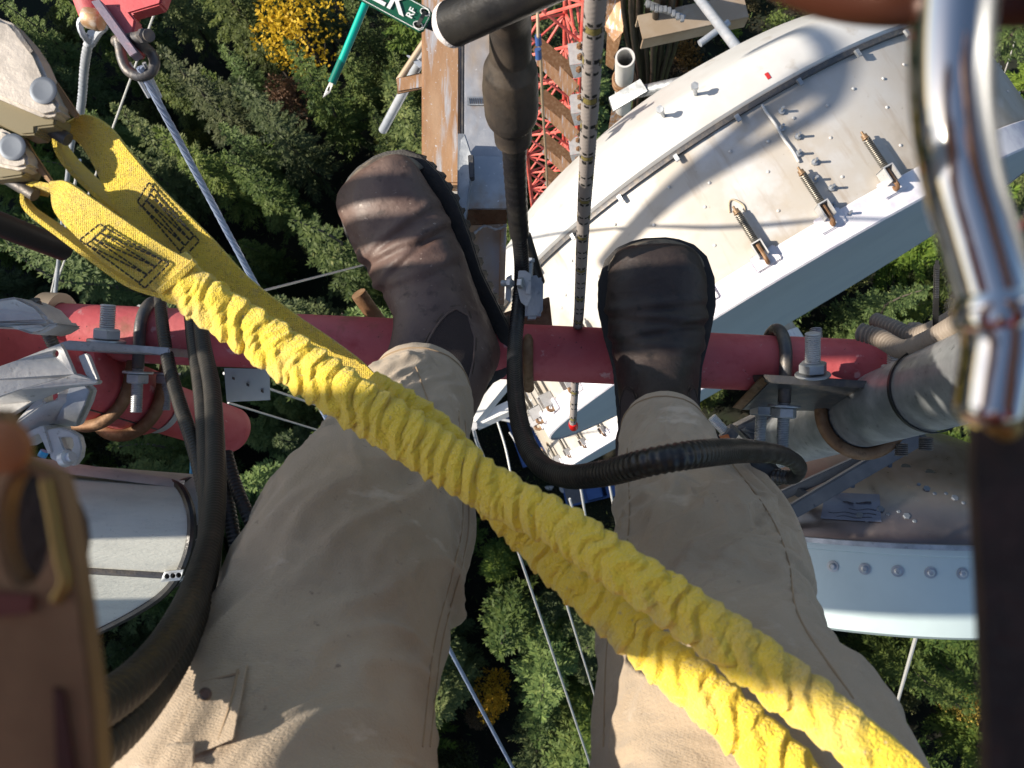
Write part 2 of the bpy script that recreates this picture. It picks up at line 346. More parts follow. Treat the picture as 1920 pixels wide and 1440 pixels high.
def trunk_mesh(seed, h, r0, limbs=0, spread=1.5):
    g = np.random.default_rng(seed); mb = MB(); pts = [(g.normal()*.06*i, g.normal()*.06*i, h*i/5) for i in range(6)]
    tube(mb, cat(pts, 9), np.linspace(r0, r0*.16, 9), 7)
    for i in range(limbs):
        a = g.uniform(0, 6.28); z0 = h*g.uniform(.3, .7); s = spread*g.uniform(.6, 1)
        tube(mb, cat([(0, 0, z0), (math.cos(a)*s*.5, math.sin(a)*s*.5, z0+h*.12), (math.cos(a)*s, math.sin(a)*s, z0+h*.26)], 6), np.linspace(r0*.45, r0*.1, 6), 5)
    return mb
Z0 = np.zeros(3)
kinds = {}
con = []
for i in range(9):
    h = [17, 19, 15, 21, 16, 18, 13, 20, 11][i]; r = [2.3, 2.5, 2.1, 2.7, 2.6, 2.0, 2.0, 2.3, 1.9][i]
    con.append((mesh_from('conifer_crown', conifer_mesh(100+i, h, r, 1.35), Z0, needles, smooth=False), mesh_from('conifer_trunk', trunk_mesh(i, h*.97, .2), Z0, barkm), h, r))
def decid(n, mat, seed, r, h, leaf=.26, cnt=2200):
    return [(mesh_from(n+'_crown', blob_mesh(seed+i, r*(1+.15*i), h*(1-.08*i), cnt, leaf, 12+2*i), Z0, mat, smooth=False), mesh_from(n+'_trunk', trunk_mesh(seed+i, h*.8, .14, 5, r*.7), Z0, barkm), h*(1-.08*i), r*(1+.15*i)) for i in range(2)]
mapl = decid('maple', leaf_y, 300, 2.6, 15, .27, 1500); alder = decid('alder', leaf_g, 310, 2.1, 12, .26); rusty = decid('rusty_tree', leaf_o, 320, 2.2, 13, .24)
def plant(name, v, loc, label, catg, group, sc=1., rz=None, lean=(0, 0)):
    o = thing(name, label, catg, loc, group); o.rotation_euler = (lean[0], lean[1], random.uniform(0, 6.28) if rz is None else rz); o.scale = (sc, sc, sc*random.uniform(.94, 1.08))
    lpart('crown', v[0], o); lpart('trunk', v[1], o); return o
spots = []
def free(x, y, r): return all((x-a)**2+(y-b)**2 > (r+c)**2*.55 for a, b, c in spots)
REG = [((0, -200, 130, 240), 'beside the grey-tan snap hooks'), ((130, -200, 260, 330), 'between the pink lug and the yellow loops'), ((-200, 240, 150, 620), 'left of the yellow loops'), ((150, 330, 330, 620), 'behind the yellow loops'),
       ((260, -200, 470, 300), 'between the shackle and the golden maple'), ((470, -200, 660, 160), 'around the golden maple'), ((660, -200, 800, 330), 'between the teal stick and the rusty beam'), ((330, 300, 480, 640), 'right of the stranded wire rope'),
       ((470, 160, 660, 330), 'below the golden maple beside the boot toe'), ((480, 330, 740, 640), 'left of the left boot'), ((-200, 620, 200, 900), 'under the galvanised bracket'), ((200, 620, 480, 900), 'under the red cross pipe'), ((480, 620, 700, 900), 'between the red cross pipe and the left shin'),
       ((-200, 900, 260, 1700), 'under the panel antenna and coax cables'), ((260, 900, 470, 1700), 'between the coax cables and the left thigh'), ((470, 900, 800, 1700), 'beside the left knee'), ((800, 900, 1200, 1180), 'between the knees'), ((800, 1180, 1000, 1700), 'around the small golden maple between the thighs'), ((1000, 1180, 1250, 1700), 'right of the long guy wire between the thighs'),
       ((1250, 380, 1560, 760), 'below the rim of the big dish'), ((1560, 380, 2200, 760), 'behind the galvanised pipe'), ((1250, 760, 1600, 1700), 'below the pale drum left of its hanging wire'), ((1600, 760, 1760, 1700), 'below the pale drum by its hanging wire'), ((1760, 760, 2200, 1700), 'behind the dark harness webbing'), ((1250, -300, 2200, 380), 'at the far side of the scrub clearing')]
def region(px, py):
    for (x0, y0, x1, y1), s in REG:
        if x0 <= px < x1 and y0 <= py < y1: return s
    return 'behind the tower and the boots'
# broadleaf trees standing out by their autumn colour: (photo px, py), crown height, kind, label
for (px, py, v, sc, nm, lb, gp) in [
    (556, 50, mapl[1], 1.22, 'maple_tree', 'bright golden yellow maple at the top edge left of the green tag', None),
    (520, 170, rusty[0], .95, 'autumn_tree', 'dull brown and ochre tree just below the golden maple', None),
    (365, 262, alder[0], .55, 'young_tree', 'small yellow-brown tree beside the stranded wire rope', None),
    (925, 1310, mapl[0], .72, 'maple_tree', 'small golden yellow maple in the dark gap between the legs', None),
    (895, 1345, rusty[1], .50, 'autumn_tree', 'reddish brown tree touching the golden maple between the legs', None),
    (1545, 1150, rusty[0], .8, 'autumn_tree', 'orange-brown tree at the lower edge of the pale drum', None),
    (1810, 1300, mapl[1], .70, 'maple_tree', 'yellow leafed tree beside the black webbing at the right', None),
    (1520, 640, alder[1], .6, 'young_tree', 'low yellow-green tree beside the dish rim and red tube', None),
    (735, 265, alder[1], .7, 'young_tree', 'yellow-green tree close left of the rust-stained beam', None),
    (250, 845, alder[0], .75, 'young_tree', 'yellow-green tree right of the grey clevis bracket', None),
    (540, 960, alder[1], .6, 'young_tree', 'sparse yellow-green tree beside the left knee', None),
    (460, 1020, alder[0], .45, 'young_tree', 'small lime green tree behind the two short black cables', None),
    (1610, 500, alder[0], .8, 'young_tree', 'lime green bushy tree below the dish rim by the steel clip', None)]:
    q = PH(px, py, v[2]*sc*.75); spots.append((q[0], q[1], v[3]*sc)); plant(nm, v, (q[0], q[1], 0), lb, 'tree', gp, sc)
def clearing(x, y):                 # ground under the tower, and the scrub field at the top right
    if x*x+(y-.5)**2 < 8.2**2: return True
    if x > 7 and y > 19+.12*(25-x)+2*math.sin(x*.4) and not (x > 35): return True
    return False
cnt = 0
gr = np.random.default_rng(21)
pts = []
sp = 3.55
for iy, y in enumerate(np.arange(-33, 52, sp*.87)):
    for x in np.arange(-52, 50, sp): pts.append((x+(iy % 2)*sp/2+gr.normal()*.75, y+gr.normal()*.75))
for x, y in pts:
    if clearing(x, y): continue
    dim = x < -12 and y > 13
    if gr.random() < .05+(.22 if dim else 0): continue
    k = int(gr.integers(9)); sc = gr.uniform(.9, 1.38)*(.85 if dim else 1)
    near = math.hypot(x, y-1)
    if near < 13: k = 8 if gr.random() < .5 else 6; sc *= .8
    v = con[k]
    if not free(x, y, v[3]*sc*.55): continue
    mid = (NAD[0]+x*F_PX/(H-v[2]*sc*.6), NAD[1]-y*F_PX/(H-v[2]*sc*.6))
    if not (-130 < mid[0] < 2050 and -150 < mid[1] < 1590): continue
    spots.append((x, y, v[3]*sc*.55)); rg = region(*mid)
    if gr.random() < .10: plant('young_tree', alder[int(gr.integers(2))], (x, y, 0), 'yellow-green leafy tree among the conifers '+rg, 'tree', 'leafy trees '+rg, gr.uniform(.6, .9))
    else: plant('conifer_tree', v, (x, y, 0), ('tall broad' if v[2]*sc > 21 else 'tall' if v[2]*sc > 17.5 else 'middle-sized' if v[2]*sc > 14 else 'short')+' green conifer '+rg, 'tree', ('tall broad' if v[2]*sc > 21 else 'tall' if v[2]*sc > 17.5 else 'middle-sized' if v[2]*sc > 14 else 'short')+' conifers '+rg, sc)
    cnt += 1
print('trees', cnt)
# scrub on the clearing: one mass of low leafy plants plus single bushes that can be told apart
bush = [mesh_from('bush', blob_mesh(400+i, 1.3, 2.2, 700, .20, 8), Z0, [leaf_s, leaf_b, leaf_o, leaf_b][i], smooth=False) for i in range(4)]
nb_ = 0
for i in range(420):
    x, y = gr.uniform(6, 44), gr.uniform(17, 46)
    if not clearing(x, y) or not free(x, y, .7): continue
    nb_ += 1
    if nb_ > 210: break
    k = int(gr.integers(4)); s = gr.uniform(.5, 1.25); spots.append((x, y, s*.75))
    o = bpy.data.objects.new(['green_bush', 'brown_bush', 'rust_bush', 'olive_bush'][k], bush[k]); COL.objects.link(o); o.location = (x, y, -.3); o.rotation_euler = (0, 0, gr.uniform(0, 6.28)); o.scale = (s, s, s*.8)
    c_ = ['fresh green', 'brown-green', 'rust coloured', 'olive brown'][k]
    o['label'] = c_+' low bush on the scrubby clearing above the big white dish'; o['category'] = 'bush'; o['group'] = c_+' bushes on the clearing'
mb = MB(); n_ = 9000; xs = gr.uniform(6, 46, n_); ys = gr.uniform(16, 48, n_); ok = np.array([clearing(a, b) for a, b in zip(xs, ys)])
c = np.stack([xs, ys, gr.uniform(0, .5, n_)], 1)[ok]; d = gr.normal(size=c.shape)+[0, 0, 1.]; v, f = cards(c, d, np.cross(d, gr.normal(size=c.shape)), gr.uniform(.2, .5, len(c)), gr.uniform(.1, .25, len(c)))
single('ground_cover', mb.add(v, f), leaf_b, kind='stuff', smooth=False)
mb = MB(); n_ = 9000; a = gr.uniform(0, 6.283, n_); rr = 10*np.sqrt(gr.uniform(0, 1, n_)); c = np.stack([rr*np.cos(a), rr*np.sin(a)+.5, gr.uniform(-.2, .1, n_)], 1); d = gr.normal(size=c.shape)+[0, 0, 1.2]
v, f = cards(c, d, np.cross(d, gr.normal(size=c.shape)), gr.uniform(.12, .35, n_), gr.uniform(.05, .12, n_)); single('rough_grass', mb.add(v, f), leaf_b, kind='stuff', smooth=False)
mb = MB(); n_ = 16000; xs = gr.uniform(-55, 52, n_); ys = gr.uniform(-36, 54, n_); c = np.stack([xs, ys, gr.uniform(0, .9, n_)], 1); d = gr.normal(size=c.shape)+[0, 0, .8]
v, f = cards(c, d, np.cross(d, gr.normal(size=c.shape)), gr.uniform(.25, .6, n_), gr.uniform(.06, .14, n_)); single('undergrowth', mb.add(v, f), needles, kind='stuff', smooth=False)
# ------------------------------------------------------------------ yard under the tower
bluem = M('blue_vehicle_paint', (.03, .10, .34), .35, 0, [((.05, .14, .40), 2, .4, .7)], 0, 1, coat=.5)
grayroof = M('grey_roof_sheet', (.16, .16, .17), .6, 0, [((.22, .22, .22), 2, .4, .7)], .2, 8)
woodm = M('weathered_boards', (.15, .105, .075), .8, 0, [((.22, .16, .12), 5, .4, .7, (1, 6, 1))], .3, 12)
glassd = M('dark_window_glass', (.01, .012, .015), .08); tyre = M('tyre_rubber', (.015, .015, .015), .8); redp = M('red_plastic', (.5, .03, .03), .4)
def oriented(loc, rz):
    c, s = math.cos(rz), math.sin(rz); A = np.array([[c, -s, 0], [s, c, 0], [0, 0, 1]])
    return lambda x, y, z: np.asarray(loc)+A@np.array([x, y, z]), A
def obox(mb, T, A, c, h): return box(mb, T(*c), A@[h[0], 0, 0], A@[0, h[1], 0], A@[0, 0, h[2]])
loc = PH(1112, 918, .8); loc[2] = 0; T, A = oriented(loc, rad(14))
t = thing('pickup_truck', 'blue pickup truck parked far below beside the black cable loop', 'truck', loc)
mb = MB(); obox(mb, T, A, (0, 0, .75), (2.45, .92, .32)); part('body', mb, bluem, t, bevel=.08)
mb = MB(); loft(mb, [[T(x*k+xo, y*k2, z) for x, y in ((-.85, -.85), (.85, -.85), (.85, .85), (-.85, .85))] for z, k, k2, xo in ((1.07, 1, 1, .1), (1.62, .72, .84, 0))]); part('cab', mb, bluem, t, bevel=.05)
mb = MB(); loft(mb, [[T(.97, -.72, 1.12), T(.97, .72, 1.12), T(.72, .66, 1.54), T(.72, -.66, 1.54)], [T(1.0, -.72, 1.13), T(1.0, .72, 1.13), T(.74, .66, 1.56), T(.74, -.66, 1.56)]]); part('windscreen', mb, glassd, t)
mb = MB(); obox(mb, T, A, (-1.6, 0, 1.04), (.72, .74, .04)); part('load_bed', mb, grayroof, t)
for sx in (-1.5, 1.5):
    for sy in (-1, 1): mb = MB(); lathe(mb, T(sx, sy*.80, .36), A@[0, sy*1., 0], [(.2, 0), (.36, .02), (.36, .2), (.2, .22)], 16); part('wheel', mb, tyre, t)
loc = PH(1000, 815, 1.2); loc[2] = 0; T, A = oriented(loc, rad(20))
t = thing('cargo_trailer', 'blue covered trailer half hidden by the lower white dish', 'trailer', loc)
mb = MB(); obox(mb, T, A, (0, 0, 1.2), (1.7, 2.3, .75)); part('body', mb, bluem, t, bevel=.05)
for k in range(5): mb = MB(); obox(mb, T, A, (0, -1.8+.9*k, 1.97), (1.68, .05, .03)); part('roof_rib', mb, bluem, t)
for sy in (-.5, .5):
    for sx in (-1, 1): mb = MB(); lathe(mb, T(sx*1.62, sy, .36), A@[sx*1., 0, 0], [(.2, 0), (.36, .02), (.36, .2), (.2, .22)], 14); part('wheel', mb, tyre, t)
loc = PH(1005, 772, 2.5); loc[2] = 0; T, A = oriented(loc, rad(18))
t = thing('equipment_shelter', 'grey roofed equipment shelter beside the tower foot', 'hut', loc)
mb = MB(); obox(mb, T, A, (0, 0, 1.25), (2.0, 1.3, 1.25)); part('wall', mb, whitec, t)
for k in range(4): mb = MB(); obox(mb, T, A, (-1.65+1.1*k, 0, 2.56), (.53, 1.42, .05)); part('roof_panel', mb, grayroof, t)
loc = PH(1028, 748, .4); loc[2] = 0; T, A = oriented(loc, rad(15))
t = thing('timber_deck', 'brown boarded deck lying behind the shelter roof', 'deck', loc)
for k in range(6): mb = MB(); obox(mb, T, A, (0, -.85+.34*k, .30+.01*(k % 2)), (1.3, .155, .03)); part('board', mb, woodm, t)
loc = PH(1058, 915, .6); loc[2] = 0; T, A = oriented(loc, rad(-20))
t = thing('fuel_drum', 'red and white drum standing left of the blue truck', 'drum', loc)
mb = MB(); lathe(mb, T(0, 0, 0), (0, 0, 1), [(.38, 0), (.42, .03), (.42, .45)], 20); part('lower_body', mb, redp, t)
mb = MB(); lathe(mb, T(0, 0, .452), (0, 0, 1), [(.42, 0), (.42, .5), (.38, .54)], 20); part('upper_body', mb, whitec, t)
for (px, py, lb, m_, s) in ((888, 756, 'teal and white bundle of gear lying on the grass by the boot heel', M('teal_cloth', (.06, .35, .33), .7), .45), (900, 768, 'dark bag dropped on the grass by the white strut node', M('dark_bag_cloth', (.05, .04, .05), .8), .4), (1030, 915, 'white cylinder lying left of the red drum', whitec, .35)):
    q = PH(px, py, .3); mb = MB(); rings = []
    for z_, k in ((0, .8), (.15, 1), (.4, .95), (.55, .6)): rings.append([(q[0]+math.cos(a)*s*k*(1+.25*math.sin(3*a+px)), q[1]+math.sin(a)*s*.7*k*(1+.2*math.cos(2*a)), z_*s*1.6) for a in np.linspace(0, 6.283, 16, endpoint=False)])
    single('gear_bag' if s > .36 else 'gas_cylinder', loft(mb, rings), m_, lb, 'bag' if s > .36 else 'cylinder')
# thin antenna frame on the ground at the far right
q = PH(1880, 160, 3); t = thing('yard_antenna', 'thin white antenna frame on the ground at the right edge', 'antenna', (q[0], q[1], 0))
mb = MB(); tube(mb, [PH(1866, 190, 1), PH(1908, 62, 6)], .05, 6); part('mast', mb, whitec, t)
for a, b in (((1862, 138), (1887, 160)), ((1858, 148), (1876, 166)), ((1887, 158), (1862, 190))): mb = MB(); tube(mb, [PH(*a, 2), PH(*b, 2)], .055, 6); part('boom', mb, whitec, t)
# ------------------------------------------------------------------ lattice tower
towred = M('tower_red_paint', (.62, .10, .08), .5, 0, [((.70, .22, .18), 3, .45, .7)], .1, 20)
towwhite = M('tower_white_paint', (.70, .69, .66), .5)
A2, B2 = np.array([.175, 3.2]), np.array([-.375, 3.37]); ab = A2-B2; wT = np.linalg.norm(ab); nn_ = np.array([-ab[1], ab[0]])/wT
C2 = (A2+B2)/2+nn_*wT*.866; legs2 = [A2, B2, C2]
t = thing('lattice_tower', 'red and white lattice mast dropping away behind the boots', 'tower', ((A2+B2)/2).tolist()+[0])
ZT = H-2.2; NB = 30; bay = .58
def p3(q, z): return np.array([q[0], q[1], z])
for q in legs2:
    for k in range(4):
        z1, z2 = ZT-k*14, max(ZT-(k+1)*14, 0); mb = MB(); tube(mb, [p3(q, z1), p3(q, z2+.002)], .024, 10); part('leg', mb, (towred, towwhite)[k % 2], t)
br = {}
for side in range(3):
    a, b = legs2[side], legs2[(side+1) % 3]
    for kind in ('up', 'down', 'level'):
        z = ZT; za, zb = (z, z-bay) if kind == 'down' else (z-bay, z) if kind == 'up' else (z, z)
        mb = MB(); tube(mb, [p3(a, za), p3(b, zb)], .0125 if kind != 'level' else .011, 6); br[side, kind] = mesh_from('brace', mb, ORG[t], towred)
for k in range(NB-6):
    for (sd_, kd), me in br.items():
        if kd == 'level' and k % 2: continue
        o = lpart('brace', me, t, Matrix.Translation((0, 0, -k*bay)))
mb = MB()
for k in range(NB-6, int(ZT/bay)-1):
    for side in range(3):
        a, b = legs2[side], legs2[(side+1) % 3]
        tube(mb, [p3(a, ZT-k*bay), p3(b, ZT-(k+1)*bay)], .013, 5); tube(mb, [p3(a, ZT-(k+1)*bay), p3(b, ZT-k*bay)], .013, 5)
part('lower_lattice', mb, towwhite, t, stuff=True)
# mounting arms: weathered angles with galvanised bolt plates on the tower face
for (px, py, D) in ((1082, 116, 6.3), (1083, 208, 7.1), (1080, 286, 7.9), (1078, 345, 8.8)):
    t = thing('mounting_arm', {116: 'uppermost', 208: 'second', 286: 'third', 345: 'lowest'}[py]+' rusty angle arm with bolt plate on the red tower', 'bracket', P(px, py, D), 'angle arms bolted to the tower face')
    up = np.array([0, 0, 1.]); s_ = 6.3/D
    for off in (0, 1):
        a, b = P(px-62*s_-off*6, py-22*s_-off*24*s_, D-.02*off), P(px+4*s_, py+44*s_-off*30*s_, D+.05)
        dd = nrm(b-a); sd_ = nrm(np.cross(dd, up)); mb = MB(); angle_bar(mb, a, b, .115, .01, sd_*(1 if off else 1), -up); part('angle', mb, rustm if off else corten, t, smooth=False)
    mb = MB(); e = lambda x, y, z=0: P(px+x*s_, py+y*s_, D-.12+z)
    loft(mb, [[e(-18, -34), e(10, -38), e(12, 2), e(-14, 6)], [e(-18, -34, .012), e(10, -38, .012), e(12, 2, .012), e(-14, 6, .012)]]); part('bolt_plate', mb, galv_l, t, smooth=False)
    mb = MB(); loft(mb, [[e(-14, 6.5), e(12, 2.5), e(16, 26, .1), e(-6, 32, .1)], [e(-14, 6.5, .012), e(12, 2.5, .012), e(16, 26, .112), e(-6, 32, .112)]]); part('bolt_plate', mb, galv_l, t, smooth=False)
    for (x, y) in ((4, -28), (5, -8), (3, 16)):
        mb = MB(); c = e(x, y, -.005); hexnut(mb, c, -VIEW, .024, .03); lathe(mb, c-VIEW*.03, -VIEW, [(.013, 0), (.013, .03), (.01, .035)], 8); part('bolt', mb, rustm, t)
# dish feed cables: thin brown wire with two blue sleeves at the tower's left edge
mb = MB(); tpx(mb, [(1009, -20, 5), (1008, 55, 5), (1014, 110, 5.3), (1017, 190, 6), (1024, 300, 7.5), (1028, 400, 9)], .010, 30, 8)
t = thing('tower_wire', 'thin tan wire with two blue sleeves at the tower edge', 'wire', P(1010, 60, 5)); part('wire', mb, M('tan_wire', (.36, .27, .18), .6), t)
for y0, y1 in ((66, 84), (92, 110)): mb = MB(); tpx(mb, [(1008.5, y0, 5.05), (1010, y1, 5.1)], .02, 4, 10); part('sleeve', mb, M('blue_sleeve', (.04, .09, .25), .4), t)
# white pipe stub
t = thing('pipe_stub', 'white open-ended pipe stub with rusty clamp beside the tower', 'pipe', P(1172, 150, 5.4))
a, b = P(1172, 108, 4.75), P(1168, 200, 5.9); mb = MB(); lathe(mb, a, b-a, [(.046, .35), (.046, 0), (.056, 0), (.057, .01), (.057, 1.2)], 28, caps=False); part('pipe', mb, whitec, t)
for k in (.42, .50): mb = MB(); c = a+(b-a)*k*.9; s_, u_ = nrm(np.cross(b-a, VIEW)), nrm(b-a); w_ = np.cross(u_, s_); tube(mb, [c+.066*(math.cos(x)*s_+math.sin(x)*w_) for x in np.linspace(0, 6.2, 30)], .011, 8); part('clamp_ring', mb, rustm, t)
# bundle of feeder cables
for i, (x0, x1, x2, D) in enumerate([(1168, 1178, 1192, 5.6), (1184, 1190, 1200, 5.5), (1200, 1200, 1206, 5.7), (1216, 1212, 1214, 5.5), (1232, 1226, 1222, 5.4), (1246, 1240, 1230, 5.6), (1260, 1256, 1236, 5.5), (1274, 1266, 1242, 5.7)]):
    mb = MB(); tpx(mb, [(x0+6, -40, D-.6), (x0, 0, D), (x1, 80, D+.5), (x2, 165, D+1.6), (x2-15, 290, D+4), (x2-40, 420, D+9)], .020+.004*(i % 3), 40, 10)
    single('feeder_cable', mb, blackc, 'black feeder cable in the hanging bundle right of the tower', 'cable', 'feeder cables in the bundle by the tower')
t = thing('cable_hanger', 'metal hanger strip clamped across the feeder cable bundle', 'hanger', P(1240, 25, 5.2))
for i in range(9): mb = MB(); c = P(1215+i*8, 8+i*3+3*math.sin(i), 5.15); box(mb, c, R@[.012, 0, 0], R@[0, .02, 0], VIEW*.012); part('clip', mb, galv, t, bevel=.003)
mb = MB(); bar(mb, P(1210, 4, 5.2), P(1284, 34, 5.2), .03, .02); part('strip', mb, galv, t)
# tan channel beams at the top
tanb = M('tan_galvanised_channel', (.40, .31, .22), .5, .3, [((.50, .43, .35), 3, .45, .7), ((.30, .17, .08), 5, .6, .75)], .15, 40)
t = thing('cross_beam', 'tan steel channel crossing the top behind the feeder cables', 'beam', P(1320, 40, 5.6))
a, b = P(1200, 52, 5.6), P(1398, 10, 5.6); s_ = nrm(np.cross(b-a, (0, 0, 1.))); mb = MB(); bar(mb, a, b, .17, .012); part('web', mb, tanb, t)
mb = MB(); bar(mb, a+s_*.08-[0, 0, .07], b+s_*.08-[0, 0, .07], .012, .12); part('flange', mb, tanb, t); mb = MB(); bar(mb, a-s_*.08-[0, 0, .07], b-s_*.08-[0, 0, .07], .012, .12); part('flange', mb, tanb, t)
t = thing('gusset_beam', 'rust-stained plate beam leaning right of the white dotted rope', 'beam', P(1150, 60, 5.9))
mb = MB(); plate(mb, [(1128, -20, 5.8), (1170, -20, 5.8), (1168, 60, 5.9), (1152, 78, 6.0), (1132, 50, 6.0)], .02); part('plate', mb, corten, t, smooth=False)
mb = MB(); plate(mb, [(1150, 190, 6.3), (1172, 176, 6.2), (1160, 260, 6.8), (1134, 285, 7.0)], .02); part('brace_plate', mb, corten, t, smooth=False)
mb = MB(); plate(mb, [(1140, 40, 6.2), (1166, 62, 6.2), (1150, 130, 6.5), (1136, 120, 6.5)], .02); part('brace_plate', mb, rustm, t, smooth=False)
# strut tubes at top right
bluesteel = M('pale_galvanised_tube', (.46, .50, .56), .45, .5, [((.58, .60, .64), 8, .45, .7)], .1, 40, rvar=.1)
t = thing('stay_tube', 'pale steel stay tube running down to the top of the big dish', 'strut', P(1350, 60, 4.6))
mb = MB(); a, b = P(1290, -30, 4.9), P(1414, 132, 4.1); tube(mb, [a, b], .028, 16); part('tube', mb, bluesteel, t)
mb = MB(); c0, c1 = P(1396, 108, 4.17), P(1416, 136, 4.06); bar(mb, c0-VIEW*.03, c1-VIEW*.03, .05, .008); part('flattened_end', mb, galv_l, t)
mb = MB(); lathe(mb, P(1404, 122, 4.08)-VIEW*.03, -VIEW, [(.012, 0), (.012, .02), (.008, .025)], 8); part('bolt', mb, galv, t)
mb = MB(); tube(mb, [P(1312, 82, 4.7), P(1366, 42, 4.7)], .020, 12)
single('cross_tube', mb, bluesteel, 'short pale steel tube crossing beneath the stay tube', 'tube')
t = thing('dish_strut', 'grey tapered strut with square end plate behind the dish rim', 'strut', P(1200, 170, 4.9))
mb = MB(); plate(mb, [(1142, 182, 5.1), (1200, 148, 4.9), (1214, 170, 4.9), (1150, 208, 5.1)], .03); part('end_plate', mb, galv, t, smooth=False)
mb = MB(); tube(mb, cat([P(1200, 172, 5.0), P(1300, 150, 4.7), P(1396, 124, 4.4)], 8), .035, 12); part('tube', mb, galv, t)
# standing arm left of the beam: brown bracket with grey pipes
t = thing('side_arm', 'small brown bracket holding two thin pipes left of the beam', 'bracket', P(770, 150, 2.6))
mb = MB(); angle_bar(mb, P(745, 146, 2.6), P(800, 134, 2.6), .05, .006, R@[0, -1, 0], VIEW); part('angle', mb, rustm, t, smooth=False)
mb = MB(); bar(mb, P(745, 160, 2.6), P(800, 150, 2.6), .04, .006); part('angle', mb, corten, t, smooth=False)
mb = MB(); tube(mb, [P(718, 244, 2.95), P(800, 92, 2.55)], .0155, 14); part('pipe', mb, bluesteel, t)
mb = MB(); tube(mb, [P(748, 150, 2.62), P(796, 78, 2.5)], .010, 10); part('rod', mb, tanb, t)
mb = MB(); plate(mb, [(762, 103, 2.55), (768, 104, 2.55), (798, 120, 2.55), (786, 126, 2.55)], .01); part('clip_plate', mb, bluesteel, t, smooth=False)
# ------------------------------------------------------------------ big drum antennas
DC, DAZ, DEL, DL, DR = np.array([1.006, .660, -3.815])+CAM, -1.0595, .0548, .535, 1.2
ax_ = np.array([math.cos(DAZ)*math.cos(DEL), math.sin(DAZ)*math.cos(DEL), math.sin(DEL)]); u_ = np.array([-math.sin(DAZ), math.cos(DAZ), 0.]); v_ = np.cross(ax_, u_)
if v_[2] < 0: u_, v_ = -u_, -v_
Md = Matrix([[*r_] for r_ in np.stack([u_, v_, ax_], 1)]).to_4x4(); Md.translation = Vector(DC)
def circ(phi, r, z): return DC+r*(math.cos(phi)*u_+math.sin(phi)*v_)+ax_*z
def proj(p):
    c = (np.asarray(p)-CAM)@R; return 960+F_PX*c[0]/-c[2], 720-F_PX*c[1]/-c[2]
dish = thing('drum_antenna', 'big white drum dish antenna filling the right behind the boots', 'antenna', DC); dish.matrix_world = Md
def lmesh(name, mb, mat, **k): return mesh_from(name, mb, Z0, mat, **k)
X_, Y_, Z_ = np.eye(3)
def revol(prof, seg=128, caps=False): return lathe(MB(), Z0, (0, 0, 1.), prof, seg, caps)
lpart('shroud', lmesh('shroud', revol([(DR, -.015), (DR-.001, -.12), (DR, -.3), (DR-.003, -.42), (DR-.002, -DL+.012)]), whitep), dish)
lpart('shroud_seam', lmesh('shroud_seam', revol([(DR-.012, -DL+.012), (DR+.014, -DL+.012), (DR+.014, -DL+.004), (DR+.016, -DL-.004), (DR-.016, -DL-.004)]), galv_d), dish)
lpart('reflector_back', lmesh('reflector_back', revol([(DR+.012, -DL-.006), (DR+.022, -DL-.016), (DR+.02, -DL-.09), (DR-.005, -DL-.14), (DR-.04, -DL-.17), (DR-.10, -DL-.20), (.95, -DL-.30), (.7, -DL-.40), (.4, -DL-.48), (.2, -DL-.5), (.0, -DL-.5)]), whitec), dish)
lpart('radome_face', lmesh('radome_face', revol([(0, .028), (.5, .026), (1.0, .018), (DR-.02, .004), (DR+.004, -.004)]), M('grey_blue_radome_face', (.44, .52, .58), .5, 0, [((.40, .48, .55), 3, .45, .65)], .05, 30)), dish)
lpart('radome_hem', lmesh('radome_hem', revol([(DR+.004, .006), (DR+.010, .0), (DR+.009, -.09), (DR+.003, -.094)], 128), hemm, sharp=25), dish)
phis = np.linspace(rad(5), rad(175), 800)
def phi_at(px, py, z, r=DR): return min(phis, key=lambda p: sum((np.array(proj(circ(p, r, z)))-[px, py])**2))
ph0 = phi_at(1440, 487, -.09); ph1 = phi_at(1555, 421, -.09); ph2 = phi_at(1672, 352, -.09); dph = (ph0-ph2)/2
print('spring phi', math.degrees(ph0), math.degrees(ph1), math.degrees(ph2))
# one tension spring: threaded rod, coil, clevis and hook, standing just off the shell; built at angle zero and turned
springm = M('dark_spring_steel', (.16, .15, .13), .45, .7); tanrod = M('plated_rod', (.24, .155, .085), .5, .35, [((.14, .08, .045), 90, .5, .65)])
s_r = DR+.036
mb = MB(); rod_thread(mb, (s_r, 0, -.115), (s_r, 0, -.272), .0042, .006); spr_rod = lmesh('rod', mb, tanrod)
mb = MB(); th = np.linspace(0, 2*np.pi*17, 17*12); tube(mb, np.stack([s_r+.0105*np.cos(th), .0105*np.sin(th), -.135-.105*th/th[-1]], 1), .0026, 5, up=None); spr_coil = lmesh('coil', mb, springm)
mb = MB(); lathe(mb, (s_r, 0, -.241), (0, 0, -1.), [(.004, 0), (.012, .002), (.012, .006), (.010, .008), (.010, .018), (.004, .019)], 12); spr_nut = lmesh('nut', mb, tanrod)
mb = MB()
for sy in (-1, 1): box(mb, (s_r-.008, sy*.016, -.108), (.026, 0, 0), (0, .002, 0), (0, 0, .026))
box(mb, (s_r-.008, 0, -.133), (.026, 0, 0), (0, .018, 0), (0, 0, .002)); spr_cle = lmesh('clevis', mb, galv_l)
mb = MB(); tube(mb, cat([(s_r, 0, -.128), (s_r, 0, -.09), (s_r+.004, 0, -.068), (s_r-.012, 0, -.058), (DR+.012, 0, -.07)], 14), .007, 8); spr_hook = lmesh('hook', mb, rustm)
mb = MB(); box(mb, (DR+.013, 0, -.075), (.004, 0, 0), (0, .045, 0), (0, 0, .028)); spr_flap = lmesh('flap', mb, hemm, bevel=.004)
nspr = int(round(2*math.pi/dph)); 
